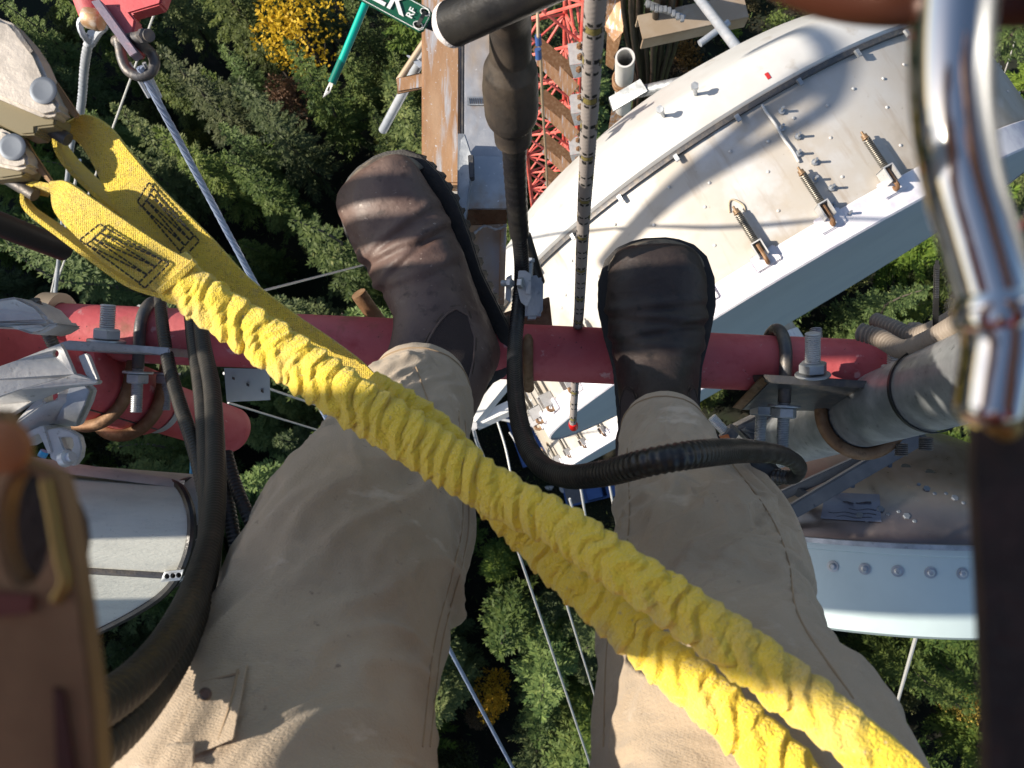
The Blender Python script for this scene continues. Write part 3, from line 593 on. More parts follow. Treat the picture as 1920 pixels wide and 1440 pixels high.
def add_springs(root, k0, k1):
    for k in range(k0, k1+1):
        e = bpy.data.objects.new('tension_spring', spr_coil); COL.objects.link(e); e.parent = root; e.matrix_local = Matrix.Rotation(ph1+k*dph, 4, 'Z')
        for nm, me in (('rod', spr_rod), ('nut', spr_nut), ('clevis', spr_cle), ('hook', spr_hook), ('flap', spr_flap)): lpart(nm, me, e)
add_springs(dish, -1, 8)
mb = MB(); 
def dome(mb, p, d, r): return lathe(mb, p, d, [(r, 0), (r*.9, r*.35), (r*.5, r*.6), (0.0005, r*.68)], 8, caps=False)
for k in range(-8, 12):
    for zz, off in ((-.20, .5), (-.33, .33), (-.44, .62), (-.39, .1)):
        p = ph1+(k+off)*dph; dome(mb, (math.cos(p)*DR, math.sin(p)*DR, zz+.02*math.sin(k*7+zz*50)), (math.cos(p), math.sin(p), 0), .0055)
lpart('rivets', lmesh('rivets', mb, whitec), dish)['kind'] = 'stuff'
mb = MB(); pj = phi_at(1490, 250, -.33)
for k in range(9): 
    zz = -DL+.07+.05*k; p = pj+(.02 if k % 2 else -.004); lathe(mb, (math.cos(p)*DR, math.sin(p)*DR, zz), (math.cos(p), math.sin(p), 0), [(.011, 0), (.011, .008), (.0045, .009), (.0045, .035)], 8)
lpart('seam_bolts', lmesh('seam_bolts', mb, galv), dish)['kind'] = 'stuff'
mb = MB(); pc = phi_at(1478, 255, -.33)+.012; cpts = [(math.cos(pc+.0015*math.sin(k*1.7))*(DR+.008), math.sin(pc+.0015*math.sin(k*1.7))*(DR+.008), -DL+.02+.028*k) for k in range(9)]; tube(mb, cat(cpts, 40), .0045, 8); lpart('white_cord', lmesh('white_cord', mb, whitec), dish)
for k in range(-7, 9):              # clips along the rear seam
    p = ph1+(k+.3)*dph*1.0; mb = MB(); box(mb, (math.cos(p)*(DR+.02), math.sin(p)*(DR+.02), -DL+.02), (math.cos(p)*.005, math.sin(p)*.005, 0), (-math.sin(p)*.007, math.cos(p)*.007, 0), (0, 0, .012)); lpart('seam_clip', lmesh('seam_clip', mb, galv), dish)
p = phi_at(1437, 148, -DL-.06); mb = MB(); box(mb, (math.cos(p)*(DR+.0225), math.sin(p)*(DR+.0225), -DL-.05), (math.cos(p)*.001, math.sin(p)*.001, 0), (-math.sin(p)*.006, math.cos(p)*.006, 0), (0, 0, .011)); lpart('red_mark', lmesh('red_mark', mb, redp), dish)
mb = MB(); pe = phi_at(1362, 358, -.3); hp = [(-.012, .035), (-.016, .015), (-.006, -.012), (.004, -.018), (.012, -.008), (.02, .012)]
tube(mb, cat([(math.cos(pe+a*1.1)*(DR+.004), math.sin(pe+a*1.1)*(DR+.004), -.28+b*1.1) for a, b in hp], 20), .003, 6); lpart('wire_loop', lmesh('wire_loop', mb, M('tan_wire_loop', (.45, .37, .26), .6)), dish)
# reflector edge hardware near the tower
for px, py in ((1235, 205), (1300, 170)): 
    p = phi_at(px, py, -DL-.12); mb = MB(); c = np.array([math.cos(p)*(DR), math.sin(p)*DR, -DL-.13]); n__ = np.array([math.cos(p), math.sin(p), 0]); tube(mb, [c, c+n__*.07], .007, 8); lathe(mb, c+n__*.06, n__, [(.013, 0), (.013, .02)], 6); lpart('adjuster_bolt', lmesh('adjuster_bolt', mb, galv), dish)
# second drum antenna, lower on the tower, copied with its parts
D2 = P(1052, 888, 7.3); C2_ = D2+(u_ if u_[0] > 0 else -u_)*DR*.98
Md2 = Md.copy(); Md2.translation = Vector(C2_)
dish2 = thing('drum_antenna', 'second white drum dish antenna lower down between the legs', 'antenna', C2_); dish2.matrix_world = Md2
for ch in list(dish.children):
    if ch.name.startswith(('white_cord', 'red_mark', 'wire_loop', 'tension', 'seam_bolts')): continue
    c = ch.copy(); COL.objects.link(c); c.parent = dish2
add_springs(dish2, -4, 10)
# white V strut and node with guy wires below it
t = thing('v_strut', 'white V shaped strut meeting at a node below the left heel', 'strut', P(885, 795, 6.2))
for (a, b) in ((P(887, 797, 6.2), P(966, 700, 5.6)), (P(893, 799, 6.2), P(1040, 733, 5.9))):
    dd = nrm(b-a); s_ = nrm(np.cross(dd, VIEW)); mb = MB(); angle_bar(mb, a, b, .075, .008, s_, -s_*.5+VIEW*.85); part('angle', mb, whitec, t, smooth=False)
mb = MB(); plate(mb, [(879, 790, 6.15), (895, 792, 6.15), (896, 804, 6.15), (883, 806, 6.15)], .03); part('node_plate', mb, whitec, t, bevel=.005)
mb = MB(); tpx(mb, [(888, 805, 6.2), (893, 825, 6.4), (898, 838, 6.6), (908, 860, 7)], .014, 14, 8); part('turnbuckle', mb, bluesteel, t)
# ------------------------------------------------------------------ guy wires and ropes
wirem = M('sky_tinted_wire_strand', (.34, .41, .56), .38, .4); wirew = M('pale_wire', (.60, .60, .58), .5, .3)  # wirem has the blue reflection of the sky put into its base colour
def wire(name, pts, r, label, mat=wirew, catg='wire', n=30, group=None):
    mb = MB(); tpx(mb, pts, r, n, 8); return single(name, mb, mat, label, catg, group)
def line_px(a, b, k):               # point a fraction along a straight 3D segment
    return P(*a)*(1-k)+P(*b)*k
wire('guy_wire', [(300, -4, 2.6), (98, 552, 9.5)], np.linspace(.0035, .011, 30), 'thin wire from the top edge slanting down past the shackle')
wire('guy_wire', [(150, 300, 3.0), (94, 560, 9)], np.linspace(.005, .010, 30), 'thin grey wire hanging left of the yellow loops')
wire('guy_wire', [(490, 546, 5.0), (700, 492, 7.5)], .008, 'white wire running behind the left boot toe')
wire('guy_wire', [(428, 755, 4), (660, 826, 6)], .0055, 'upper thin wire passing behind the left shin')
wire('guy_wire', [(420, 700, 4), (660, 782, 6)], .007, 'white wire beside the metal flap under the red tube')
wire('guy_wire', [(905, 860, 7), (960, 1000, 9), (1112, 1450, 24)], np.linspace(.013, .03, 30), 'white guy wire running down the dark gap between the legs')
wire('guy_wire', [(1040, 1060, 12), (1135, 1370, 22)], .018, 'faint thin wire right of the long guy wire between the legs')
wire('guy_wire', [(1068, 935, 20), (1110, 1080, 22)], .03, 'left wire of the pair crossing in front of the blue truck')
wire('guy_wire', [(1088, 910, 20), (1108, 1030, 22)], .03, 'right wire of the pair crossing in front of the blue truck')
wire('guy_wire', [(1142, 905, 20), (1168, 1040, 22)], .03, 'thin wire right of the blue truck beside the right shin')
wire('guy_wire', [(1730, 1150, 3.2), (1662, 1390, 5.2)], .008, 'pale wire hanging below the pale drum at the lower right')
wire('ground_cable', [(880, 773, 55), (960, 790, 55), (1010, 800, 55)], .10, 'pair of pale lines on the ground by the white strut', group=None)
wire('ground_cable', [(955, 810, 50), (1000, 880, 50)], .05, 'thin pale line on the ground left of the black cable bend')
wire('ground_cable', [(915, 740, 50), (945, 830, 50), (960, 900, 50)], .06, 'faint grey line on the ground between the white struts')
# big wire rope on a bow shackle, top left
t = thing('wire_rope', 'stranded steel wire rope running from the shackle down between the legs', 'rope', P(262, 128, 1.35))
a, b = (262, 126, 1.32), (968, 1452, 4.2)
A_, B_ = P(*a), P(*b); n = 420; path = A_+(B_-A_)*np.linspace(0, 1, n)[:, None]**1.0
tt, ss, uu = frames(path); rr = np.linspace(.0062, .0085, n)
for k in range(6):
    mb = MB(); ph_ = np.linspace(0, 2*np.pi*38, n)+k*np.pi/3; tube(mb, path+(rr*.62)[:, None]*(np.cos(ph_)[:, None]*ss+np.sin(ph_)[:, None]*uu), rr*.42, 6); part('strand', mb, wirem, t)
mb = MB(); 
for dx in (-.012, .012): tube(mb, [P(256, 118, 1.33)+R@[dx, 0, 0], P(290, 182, 1.38)+R@[dx*.8, 0, 0]], .0035, 8)
part('thimble', mb, bluesteel, t)
t = thing('bow_shackle', 'grey bow shackle pinned through the pink lug at the top left', 'shackle', P(258, 100, 1.32))
mb = MB(); tpx(mb, [(222, 74, 1.33), (226, 92, 1.33), (230, 112, 1.33), (240, 132, 1.33), (262, 143, 1.33), (282, 136, 1.33), (290, 118, 1.33), (282, 98, 1.33), (264, 82, 1.31), (256, 62, 1.30)], .0085, 60, 14); part('bow', mb, galv_d, t)
mb = MB(); tpx(mb, [(218, 78, 1.34), (262, 70, 1.30), (280, 66, 1.28)], .0095, 8, 14); part('pin', mb, galv_d, t)
mb = MB(); d_ = nrm(P(284, 65, 1.27)-P(270, 68, 1.29)); lathe(mb, P(268, 68, 1.29), d_, [(.008, 0), (.0115, .0015), (.0115, .012), (.008, .014)], 6); part('pin_head', mb, galv_d, t)
t = thing('guy_lug', 'faded red lug plate with pipe end at the top left corner', 'lug plate', P(230, 40, 1.35))
mb = MB(); plate(mb, [(182, -20, 1.33), (176, 6, 1.33), (246, 100, 1.31), (260, 97, 1.31), (250, 62, 1.31), (254, 36, 1.31), (244, 24, 1.31), (300, 8, 1.31), (310, -20, 1.31)], .03); part('plate', mb, red, t, bevel=.003)
mb = MB(); plate(mb, [(170, 2, 1.305), (186, -2, 1.305), (258, 98, 1.29), (244, 106, 1.29)], .022); part('edge_plate', mb, M('purple_grey_worn_paint', (.20, .17, .22), .6, .2, [((.32, .20, .24), 60, .5, .65), ((.12, .11, .14), 120, .6, .7)], .3, 200), t, bevel=.001)
mb = MB(); a, b = P(160, -20, 1.36), P(176, 24, 1.37); lathe(mb, a, b-a, [(.020, 0), (.024, .01), (.024, .038), (.014, .046)], 20); part('pipe_end', mb, red, t)
t = thing('preformed_grip', 'pale wrapped guy grip looped on a bolt at the top left', 'guy grip', P(170, 50, 1.4))
path = cat(PP([(172, 62, 1.42), (164, 90, 1.45), (158, 130, 1.55), (150, 212, 1.75), (128, 320, 2.3), (104, 548, 4.6)]), 2400); 
mb = MB(); tube(mb, path, np.interp(np.linspace(0, 1, 2400), [0, .12, .16, .3, 1], [.0075, .0080, .006, .006, .009]), 10, fn=lambda s, th: 1+.26*(((s*58+th/6.283) % 1.0)-.5)); part('wrap', mb, bluesteel, t)
mb = MB(); tpx(mb, [(166, 78, 1.43), (154, 62, 1.41), (150, 42, 1.40), (162, 32, 1.39), (176, 40, 1.39), (196, 50, 1.39), (186, 62, 1.41), (172, 84, 1.44)], .0055, 40, 8, fn=lambda s, th: 1+.12*np.sin(s*700+th*2)); part('loop', mb, bluesteel, t)
mb = MB(); a, b = P(160, 30, 1.36), P(200, 42, 1.36); lathe(mb, a, b-a, [(.016, 0), (.018, .004), (.018, .024), (.016, .028)], 20); part('thimble', mb, M('rusty_bolt_head', (.42, .25, .13), .5, .4, [((.6, .5, .4), 60, .45, .6)], .2, 100), t)
# black spar at the left edge
mb = MB(); tpx(mb, [(-40, 405, .8), (120, 468, .9)], .0125, 6, 16); single('black_spar', mb, blackc, 'black round bar at the left edge under the lower yellow loop', 'bar')
# braided rope with red tip
ropeg = bpy.data.materials.new('grey_braided_rope'); ropeg.use_nodes = True; _t = ropeg.node_tree; _b = _t.nodes['Principled BSDF']; _b.inputs['Roughness'].default_value = .85
uvn = _t.nodes.new('ShaderNodeAttribute'); uvn.attribute_name = 'braid'; _sx = _t.nodes.new('ShaderNodeSeparateXYZ'); _t.links.new(uvn.outputs['Vector'], _sx.inputs[0])
cr = _t.nodes.new('ShaderNodeValToRGB'); cr.color_ramp.interpolation = 'CONSTANT'
for i, (p_, c_) in enumerate(((0, (.28, .25, .235, 1)), (.35, (.010, .010, .010, 1)), (.75, (.20, .165, .05, 1)))):
    e = cr.color_ramp.elements[i] if i < 2 else cr.color_ramp.elements.new(p_); e.position = p_; e.color = c_
_t.links.new(_sx.outputs[0], cr.inputs[0]); _t.links.new(cr.outputs[0], _b.inputs['Base Color'])
t = thing('braided_rope', 'grey braided rope with black and olive flecks and a red tip', 'rope', P(1075, 800, 1.32))
pr = cat(PP([(1142, -420, .28), (1122, -70, .40), (1117, 0, .435), (1110, 120, .505), (1102, 280, .62), (1093, 430, .78), (1086, 580, 1.0), (1081, 640, 1.12), (1078, 720, 1.25), (1074, 795, 1.36)]), 900); sg = 28
mb = MB(); S_ = arclen(pr); 
pitch = .0052
def bf(s, th):
    q = (s/pitch+th/2/np.pi*7); q2 = (s/pitch-th/2/np.pi*7); return 1+.05*np.abs(np.cos(np.pi*q))*np.abs(np.cos(np.pi*q2))*2-.05
tube(mb, pr, .0060, sg, fn=bf); o = part('rope', mb, ropeg, t)
at = o.data.attributes.new('braid', 'FLOAT_VECTOR', 'POINT'); vals = np.zeros((len(o.data.vertices), 3)); th = np.arange(sg)/sg
for i in range(len(pr)):
    qa = S_[i]/(pitch*2)+th*4; ga = np.floor(qa).astype(int); fa = qa-np.floor(qa)
    col_ = np.floor(th*7+.0001).astype(int); row = np.floor(S_[i]/(pitch*1.35)+ (col_ % 2)*.5).astype(int); fr = S_[i]/(pitch*1.35)+(col_ % 2)*.5-row; fc = th*7-col_
    flk = ((row % 6 == 0) | (row % 6 == 2)) & (fr > .2) & (fr < .8) & (fc > .2) & (fc < .8); olive = ((row % 6 == 1) & ((col_+row//6) % 2 == 0))
    vals[i*sg:(i+1)*sg, 0] = np.where(flk, .5, np.where(olive, .9, .1))
at.data.foreach_set('vector', vals.ravel())
mb = MB(); lathe(mb, P(1074, 793, 1.355), P(1077, 806, 1.38)-P(1074, 793, 1.355), [(.0068, 0), (.0078, .006), (.0072, .018), (.004, .024)], 14); part('red_tip', mb, M('red_tape', (.62, .015, .015), .35), t)
# ------------------------------------------------------------------ rust-stained beam and bracket in front of the boots
t = thing('support_arm', 'rust-stained square beam reaching from the top edge to the red tube', 'beam', P(870, 340, 1.15))
dB = 1.15
def qbox(mb, pts, d0, d1): return loft(mb, [[P(x, y, d0) for x, y in pts], [P(NAD[0]+(x-NAD[0])*d0/d1, NAD[1]+(y-NAD[1])*d0/d1, d1) for x, y in pts]])
mb = MB(); qbox(mb, [(790, -900), (866, -900), (862, 346), (790, 344)], dB, dB+.06); part('square_beam', mb, corten, t, bevel=.003)
mb = MB(); qbox(mb, [(874, -900), (1000, -900), (975, 300), (870, 300)], dB+.001, dB+.012); part('channel_web', mb, zinc, t, bevel=.0015)
mb = MB(); qbox(mb, [(866.5, -900), (874, -900), (870, 296), (862.5, 296)], dB+.002, dB+.05); part('channel_lip', mb, galv_d, t, bevel=.0015)
mb = MB(); qbox(mb, [(812, 350), (862, 351), (862, 372), (818, 392), (812, 388)], dB+.03, dB+.05); part('end_tab', mb, galv_l, t, bevel=.001)
mb = MB(); qbox(mb, [(858, 250), (871, 250), (884, 290), (880, 372), (868, 442), (857, 400)], dB-.05, dB-.04); part('gusset', mb, galv, t, bevel=.001)
mb = MB(); plate(mb, [(862, 262, 1.10), (872, 250, 1.10), (888, 300, 1.09), (876, 380, 1.09), (870, 444, 1.09), (858, 402, 1.09)], .045); part('gusset', mb, galv, t, bevel=.0015)
mb = MB(); plate(mb, [(880, 292, 1.13), (958, 294, 1.13), (952, 392, 1.11), (874, 392, 1.11)], .012); part('bracket_plate', mb, zinc, t, bevel=.001)
mb = MB(); plate(mb, [(874, 393, 1.105), (951, 393, 1.105), (950, 418, 1.12), (876, 421, 1.12)], .008); part('bracket_lip', mb, rustm, t, bevel=.001)
mb = MB(); plate(mb, [(877, 290, 1.085), (888, 290, 1.085), (889, 332, 1.085), (880, 334, 1.085)], .02); part('slot_lug', mb, galv_d, t, bevel=.001)
mb = MB(); plate(mb, [(855, 418, 1.16), (945, 416, 1.16), (938, 600, 1.14), (866, 600, 1.14)], .01); part('foot_plate', mb, zinc, t, bevel=.001)
mb = MB(); plate(mb, [(938, 416, 1.145), (950, 414, 1.145), (944, 600, 1.13), (934, 600, 1.13)], .03); part('foot_flange', mb, corten, t, bevel=.001)
# weld bead
mb = MB(); wp = cat(PP([(866, 428, 1.10), (872, 438, 1.11), (884, 441, 1.12), (908, 424, 1.125), (930, 430, 1.13), (950, 422, 1.13)]), 40); tube(mb, wp, .0019*(1+.3*np.sin(np.arange(40)*1.7)), 8); part('weld_bead', mb, galv_l, t)
# brown pegs below the boot left side, saddle on tube
mb = MB(); tpx(mb, [(672, 550, 1.14), (700, 590, 1.16), (716, 610, 1.17)], .011, 8, 12); part('peg', mb, rustm, t)
mb = MB(); plate(mb, [(940, 588, 1.10), (1030, 556, 1.10), (1036, 612, 1.10), (1000, 616, 1.10)], .03); part('saddle_plate', mb, rustm, t, bevel=.001)
mb = MB(); tube(mb, cat(PP([(990, 612, 1.12), (990, 640, 1.045), (990, 690, 1.045), (992, 728, 1.10)]), 20), .007, 10); part('saddle_strap', mb, rustm, t)
# hose clamp on the channel
t = thing('hose_clamp', 'slotted stainless hose clamp band across the beam channel', 'clamp', P(895, 188, 1.15))
mb = MB(); plate(mb, [(876, 181, 1.1475), (916, 181, 1.1475), (916, 197, 1.1475), (876, 197, 1.1475)], .002); part('band', mb, galv, t, bevel=.0004)
for k in range(9): mb = MB(); plate(mb, [(879+k*4, 184, 1.1465), (880.6+k*4, 184, 1.1465), (882+k*4, 194, 1.1465), (880.4+k*4, 194, 1.1465)], .001); part('slot', mb, galv_d, t, smooth=False)
mb = MB(); plate(mb, [(907, 180, 1.145), (915, 180, 1.145), (915, 198, 1.145), (907, 198, 1.145)], .008); part('screw_housing', mb, tanrod, t, bevel=.001)
# ------------------------------------------------------------------ connector, black cable and top black sleeve
mb = MB()
cab = [(966, 262, .79), (966, 330, .83), (972, 420, .90), (978, 500, .97), (974, 560, 1.0), (966, 640, .96), (966, 720, .87), (976, 800, .76), (1004, 862, .68), (1056, 892, .61), (1130, 888, .545), (1220, 866, .50), (1320, 850, .515), (1410, 846, .63), (1472, 856, .80), (1498, 876, .93), (1486, 894, .98), (1452, 893, 1.0)]
t = thing('jumper_cable', 'black corrugated jumper cable with heat-shrunk connector curving across the right shin', 'cable', P(966, 560, 1.0))
tpx(mb, cab, .0086, 1500, 14, fn=lambda s, th: 1+.045*np.sin(s*2*np.pi/.0048)); part('cable', mb, blackp, t)
cpath = cat(PP([(958, 0, .60), (957, 40, .64), (957, 100, .675), (957, 160, .71), (959, 208, .735), (961, 236, .755), (963, 270, .777)]), 160); z_ = np.array([proj(q)[1] for q in cpath]); dz_ = np.array([-((q-CAM)@R)[2] for q in cpath])
cr_ = np.interp(z_, [0, 104, 116, 128, 160, 210, 219, 226, 232, 262, 268], [39, 40, 45, 51, 53, 50.5, 47.5, 41, 37, 35, 20])*dz_/F_PX
mb = MB(); tube(mb, cpath, cr_, 40, fn=lambda s, th: 1+.004*np.sin(s*90+2*th)+.004*np.sin(s*210+th*3)); part('connector_boot', mb, M('heat_shrink_sleeve', (.040, .034, .030), .45, 0, [((.10, .078, .058), 14, .48, .70), ((.02, .018, .017), 45, .58, .75)], .3, 110, 6, rvar=.12), t)
mb = MB(); tpx(mb, [(964, 266, .782), (966, 330, .83), (970, 400, .88), (974, 440, .91)], np.linspace(.0118, .0108, 40), 40, 18, fn=lambda s, th: 1+.03*np.sin(s*2*np.pi/.011)); part('tape_wrap', mb, blackp, t)
mb = MB(); a, b = P(1456, 894, 1.01), P(1392, 884, 1.04); lathe(mb, a, b-a, [(.0095, -.006), (.013, .002), (.0165, .006), (.020, .012), (.020, .036), (.024, .038), (.024, .05), (.014, .052)], 24); part('end_connector', mb, blackp, t)
t = thing('black_sleeve', 'thick black rubber sleeve with white cut end at the top edge', 'sleeve', P(850, 50, .5))
a, b = P(846, 46, .555), P(1130, -90, .46)*2.2-P(846, 46, .555)*1.2; L = np.linalg.norm(b-a); mb = MB(); lathe(mb, a, b-a, [(.0095, .002), (.0130, -.0005), (.0150, .001), (.0150, .004), (.0148, L)], 36, caps=False); part('sleeve', mb, blackp, t)
mb = MB(); lathe(mb, a, b-a, [(.0080, .0), (.0100, -.004), (.0122, -.0055), (.0148, -.002), (.0153, .0012), (.0153, .003)], 36, caps=False); part('white_end', mb, M('white_paper_end', (.74, .70, .70), .8, 0, [((.6, .56, .56), 120, .5, .65)], .5, 300), t)
mb = MB(); lathe(mb, a, b-a, [(.0007, .0025), (.0153, .0025)], 24, caps=False); part('inner_face', mb, blackp, t)
tiem = M('black_nylon_tie', (.013, .013, .013), .4)
mb = MB(); ribbon(mb, cat(PP([(768, 38, .56), (790, 34, .565), (830, 46, .565), (870, 40, .56)]), 16), np.tile(R@np.array([.004, .0105, -.002])*.55, (16, 1)), .0015); part('strap', mb, tiem, t)
# cable hanger clamp (stainless) holding the jumper on the beam
t = thing('cable_hanger', 'folded stainless cable hanger with bolts holding the black jumper cable', 'hanger', P(985, 545, .98))
mb = MB(); plate(mb, [(986, 517, .98), (1012, 515, .98), (1019, 524, .98), (1018, 586, .98), (1010, 597, .98), (984, 598, .98)], .028); part('bracket', mb, galv, t, bevel=.004)
mb = MB(); plate(mb, [(972, 507, .955), (985, 507, .955), (996, 514, .955), (996, 560, .955), (988, 576, .955), (976, 566, .955), (970, 540, .955)], .003); part('clamp_jaw', mb, galv_l, t, bevel=.0008)
mb = MB(); plate(mb, [(949, 520, .965), (960, 514, .965), (957, 568, .965), (948, 560, .965)], .006); part('clamp_jaw', mb, galv, t, bevel=.0008)
mb = MB(); plate(mb, [(987, 533, .9525), (996, 533, .9525), (994, 552, .9525), (985, 551, .9525)], .0015); part('slot_tab', mb, galv_l, t, bevel=.0004)
mb = MB(); a, b = P(942, 531, .965), P(962, 531, .955); rod_thread(mb, a, b, .004, .0015); part('bolt', mb, galv, t)
mb = MB(); hexnut(mb, P(952, 531, .957), P(980, 531, .95)-P(952, 531, .957), .0062, .005); part('nut', mb, galv, t)
mb = MB(); hexnut(mb, P(972, 531, .952), P(980, 531, .950)-P(972, 531, .952), .0068, .006); part('nut', mb, galv, t)
mb = MB(); rod_thread(mb, P(993, 490, .985), P(992, 520, .985), .0048, .0018); part('bolt', mb, galv, t)
mb = MB(); hexnut(mb, P(993, 484, .984), P(992, 520, .985)-P(993, 490, .985), .006, .005); part('bolt_head', mb, bluesteel, t)
mb = MB(); tpx(mb, [(985, 440, 1.02), (1000, 490, 1.04), (1012, 530, 1.06)], .007, 12, 10); single('thin_black_cable', mb, blackc, 'short black cable slanting behind the jumper cable clamp', 'cable')
# ------------------------------------------------------------------ red horizontal tube and crossover clamps
RT = .0365
tA, tB = P(40, 618, 1.07), P(2700, 738, 1.092)
mb = MB(); tube(mb, cat([tA, tB], 60), RT, 40); tubeo = single('red_tube', mb, red, 'long red horizontal tube the climber stands on', 'tube')
tdir = nrm(tB-tA)
def on_tube(px):                    # axis point of the tube whose pixel column is px
    k = min(np.linspace(0, 1, 1500), key=lambda q: abs(proj(tA+(tB-tA)*q)[0]-px)); return tA+(tB-tA)*k
pA, pB = P(-90, 632, .88), P(432, 806, 1.36)
mb = MB(); path = cat([pA, pB], 40); RP = .0375; tube(mb, np.vstack([path, [pB+nrm(pB-pA)*.010, pB+nrm(pB-pA)*.016]]), np.r_[np.full(40, RP), RP*.8, RP*.3], 36)
pipe2 = thing('red_cross_pipe', 'short red pipe with rounded end crossing under the left clamp', 'pipe', path[20]); part('pipe', mb, red, pipe2)
pdir = nrm(pB-pA)
mb = MB(); qp = lambda k: pA+(pB-pA)*k
th = np.linspace(-1.5, 1.7, 20); s0 = nrm(np.cross(pdir, VIEW)); w0 = np.cross(s0, pdir); w0 = w0 if np.dot(w0, VIEW) < 0 else -w0
def saddle(k0, k1, r0, r1): 
    m = MB(); loft(m, [[qp(k)+r*(math.cos(x)*w0+math.sin(x)*s0) for x in th for r in (r0,)]+[qp(k)+r1*(math.cos(x)*w0+math.sin(x)*s0) for x in th[::-1]] for k in np.linspace(k0, k1, 5)]); return m
part('saddle', saddle(.30, .60, RP+.002, RP+.010), red, pipe2, sharp=50)
mb = MB(); tube(mb, [qp(k)+(RP+.0103)*(math.cos(.25)*w0-math.sin(.25)*s0) for k in np.linspace(.345, .595, 20)], .0012, 6); part('scribed_line', mb, galv_d, pipe2)
def u_bolt(parent, axis_pt, axis_d, R_p, rod, leg_d, leg_len, mat, nut_at, thread=.05):
    """U bolt bent round a pipe: two legs along leg_d, with threaded ends, nuts and washers"""
    l = nrm(np.asarray(leg_d)-np.dot(leg_d, axis_d)*axis_d); v = nrm(np.cross(axis_d, l)); rr = R_p+rod; pts = []
    for s_ in np.linspace(leg_len-thread, .004, 8): pts.append(axis_pt+v*rr+l*s_)
    for a in np.linspace(0, np.pi, 24): pts.append(axis_pt+v*rr*math.cos(a)-l*rr*math.sin(a))
    for s_ in np.linspace(.004, leg_len-thread, 8): pts.append(axis_pt-v*rr+l*s_)
    m = MB(); tube(m, pts, rod, 14); ub = part('u_bolt', m, mat, parent)
    for sg_ in (1, -1):
        e = axis_pt+v*rr*sg_; m = MB(); rod_thread(m, e+l*(leg_len-thread), e+l*leg_len, rod*.98, .0022, .14, 16); part('threaded_end', m, galv, ub)
        m = MB(); hexnut(m, e+l*(nut_at+.004), l, rod*1.95, rod*1.7); part('nut', m, galv, ub)
        m = MB(); washer(m, e+l*(nut_at+.001), l, rod*2.5, .003); part('washer', m, galv, ub)
    return ub
WY = R@np.array([0, -1., 0])         # down the picture
cl = thing('crossover_clamp', 'weathered steel clamp plate with bolts joining the two red pipes at left', 'clamp', P(210, 655, 1.05))
mb = MB(); plate(mb, [(108, 644, .93), (128, 638, .93), (318, 652, .93), (316, 668, .93), (280, 662, .93), (120, 656, .93)], .20); part('plate', mb, galv, cl, bevel=.0015)
c0 = on_tube(290); u_bolt(cl, c0, tdir, RT, .0072, WY, .098, galv_d, .046, .055)
c1 = qp(.40); lg = nrm(P(200, 560, 1.03)-P(200, 700, 1.03)); u_bolt(cl, c1, pdir, RP+.010, .0080, lg, .105, rustm, .056, .045)
for (x0, y0, x1, y1, dd_) in ((199, 652, 203, 571, .985),):
    p0, p1 = P(x0, y0, dd_), P(x1, y1, dd_-.005); bd = nrm(p1-p0); mb = MB(); rod_thread(mb, p0, p1, .0088, .0026, .13, 18); part('bolt', mb, galv_l, cl)
    mb = MB(); hexnut(mb, p0+bd*.010, bd, .0165, .0125); part('nut', mb, galv_l, cl); mb = MB(); washer(mb, p0+bd*.0055, bd, .0215, .004); part('washer', mb, galv, cl)
c2 = qp(.52); u_bolt(cl, c2, pdir, RP+.010, .0085, lg, .075, rustm, .056, .02)
t = thing('large_hose_clamp', 'worm drive hose clamp around the red cross pipe', 'clamp', qp(.66))
mb = MB(); cc = qp(.64); ring = [cc+(RP+.002)*(math.cos(x)*w0+math.sin(x)*s0) for x in np.linspace(0, 6.283, 40)]; ribbon(mb, ring, np.tile(pdir*.006, (40, 1)), .0012); part('band', mb, bluesteel, t)
mb = MB(); c_ = P(292, 806, 1.28); lathe(mb, c_-R@[.016, 0, 0], R@[1., .35, 0], [(.004, 0), (.007, .003), (.007, .022), (.004, .026), (.006, .027), (.006, .034)], 12); part('screw', mb, bluesteel, t)
# brass coloured collar behind the left bracket on the tube
t = thing('tube_collar', 'brown steel collar on the red tube behind the grey bracket', 'collar', on_tube(108)); mb = MB(); c_ = on_tube(104); lathe(mb, c_-tdir*.012, tdir, [(RT+.001, 0), (RT+.013, 0), (RT+.013, .022), (RT+.001, .022)], 36, caps=False); part('ring', mb, tanb, t)
mb = MB(); plate(mb, [(420, 690, 1.16), (505, 692, 1.16), (506, 750, 1.20), (425, 754, 1.20)], .002)
t = thing('metal_flap', 'thin perforated metal flap sticking out under the red tube', 'metal sheet', P(470, 720, 1.2)); part('sheet', mb, bluesteel, t)
for k in range(3): mb = MB(); plate(mb, [(435+27*k, 706+12*k, 1.163+.01*k), (440+27*k, 708+12*k, 1.163+.01*k), (440+27*k, 713+12*k, 1.165+.01*k), (435+27*k, 711+12*k, 1.165+.01*k)], .0008); part('tab', mb, galv_d, t)
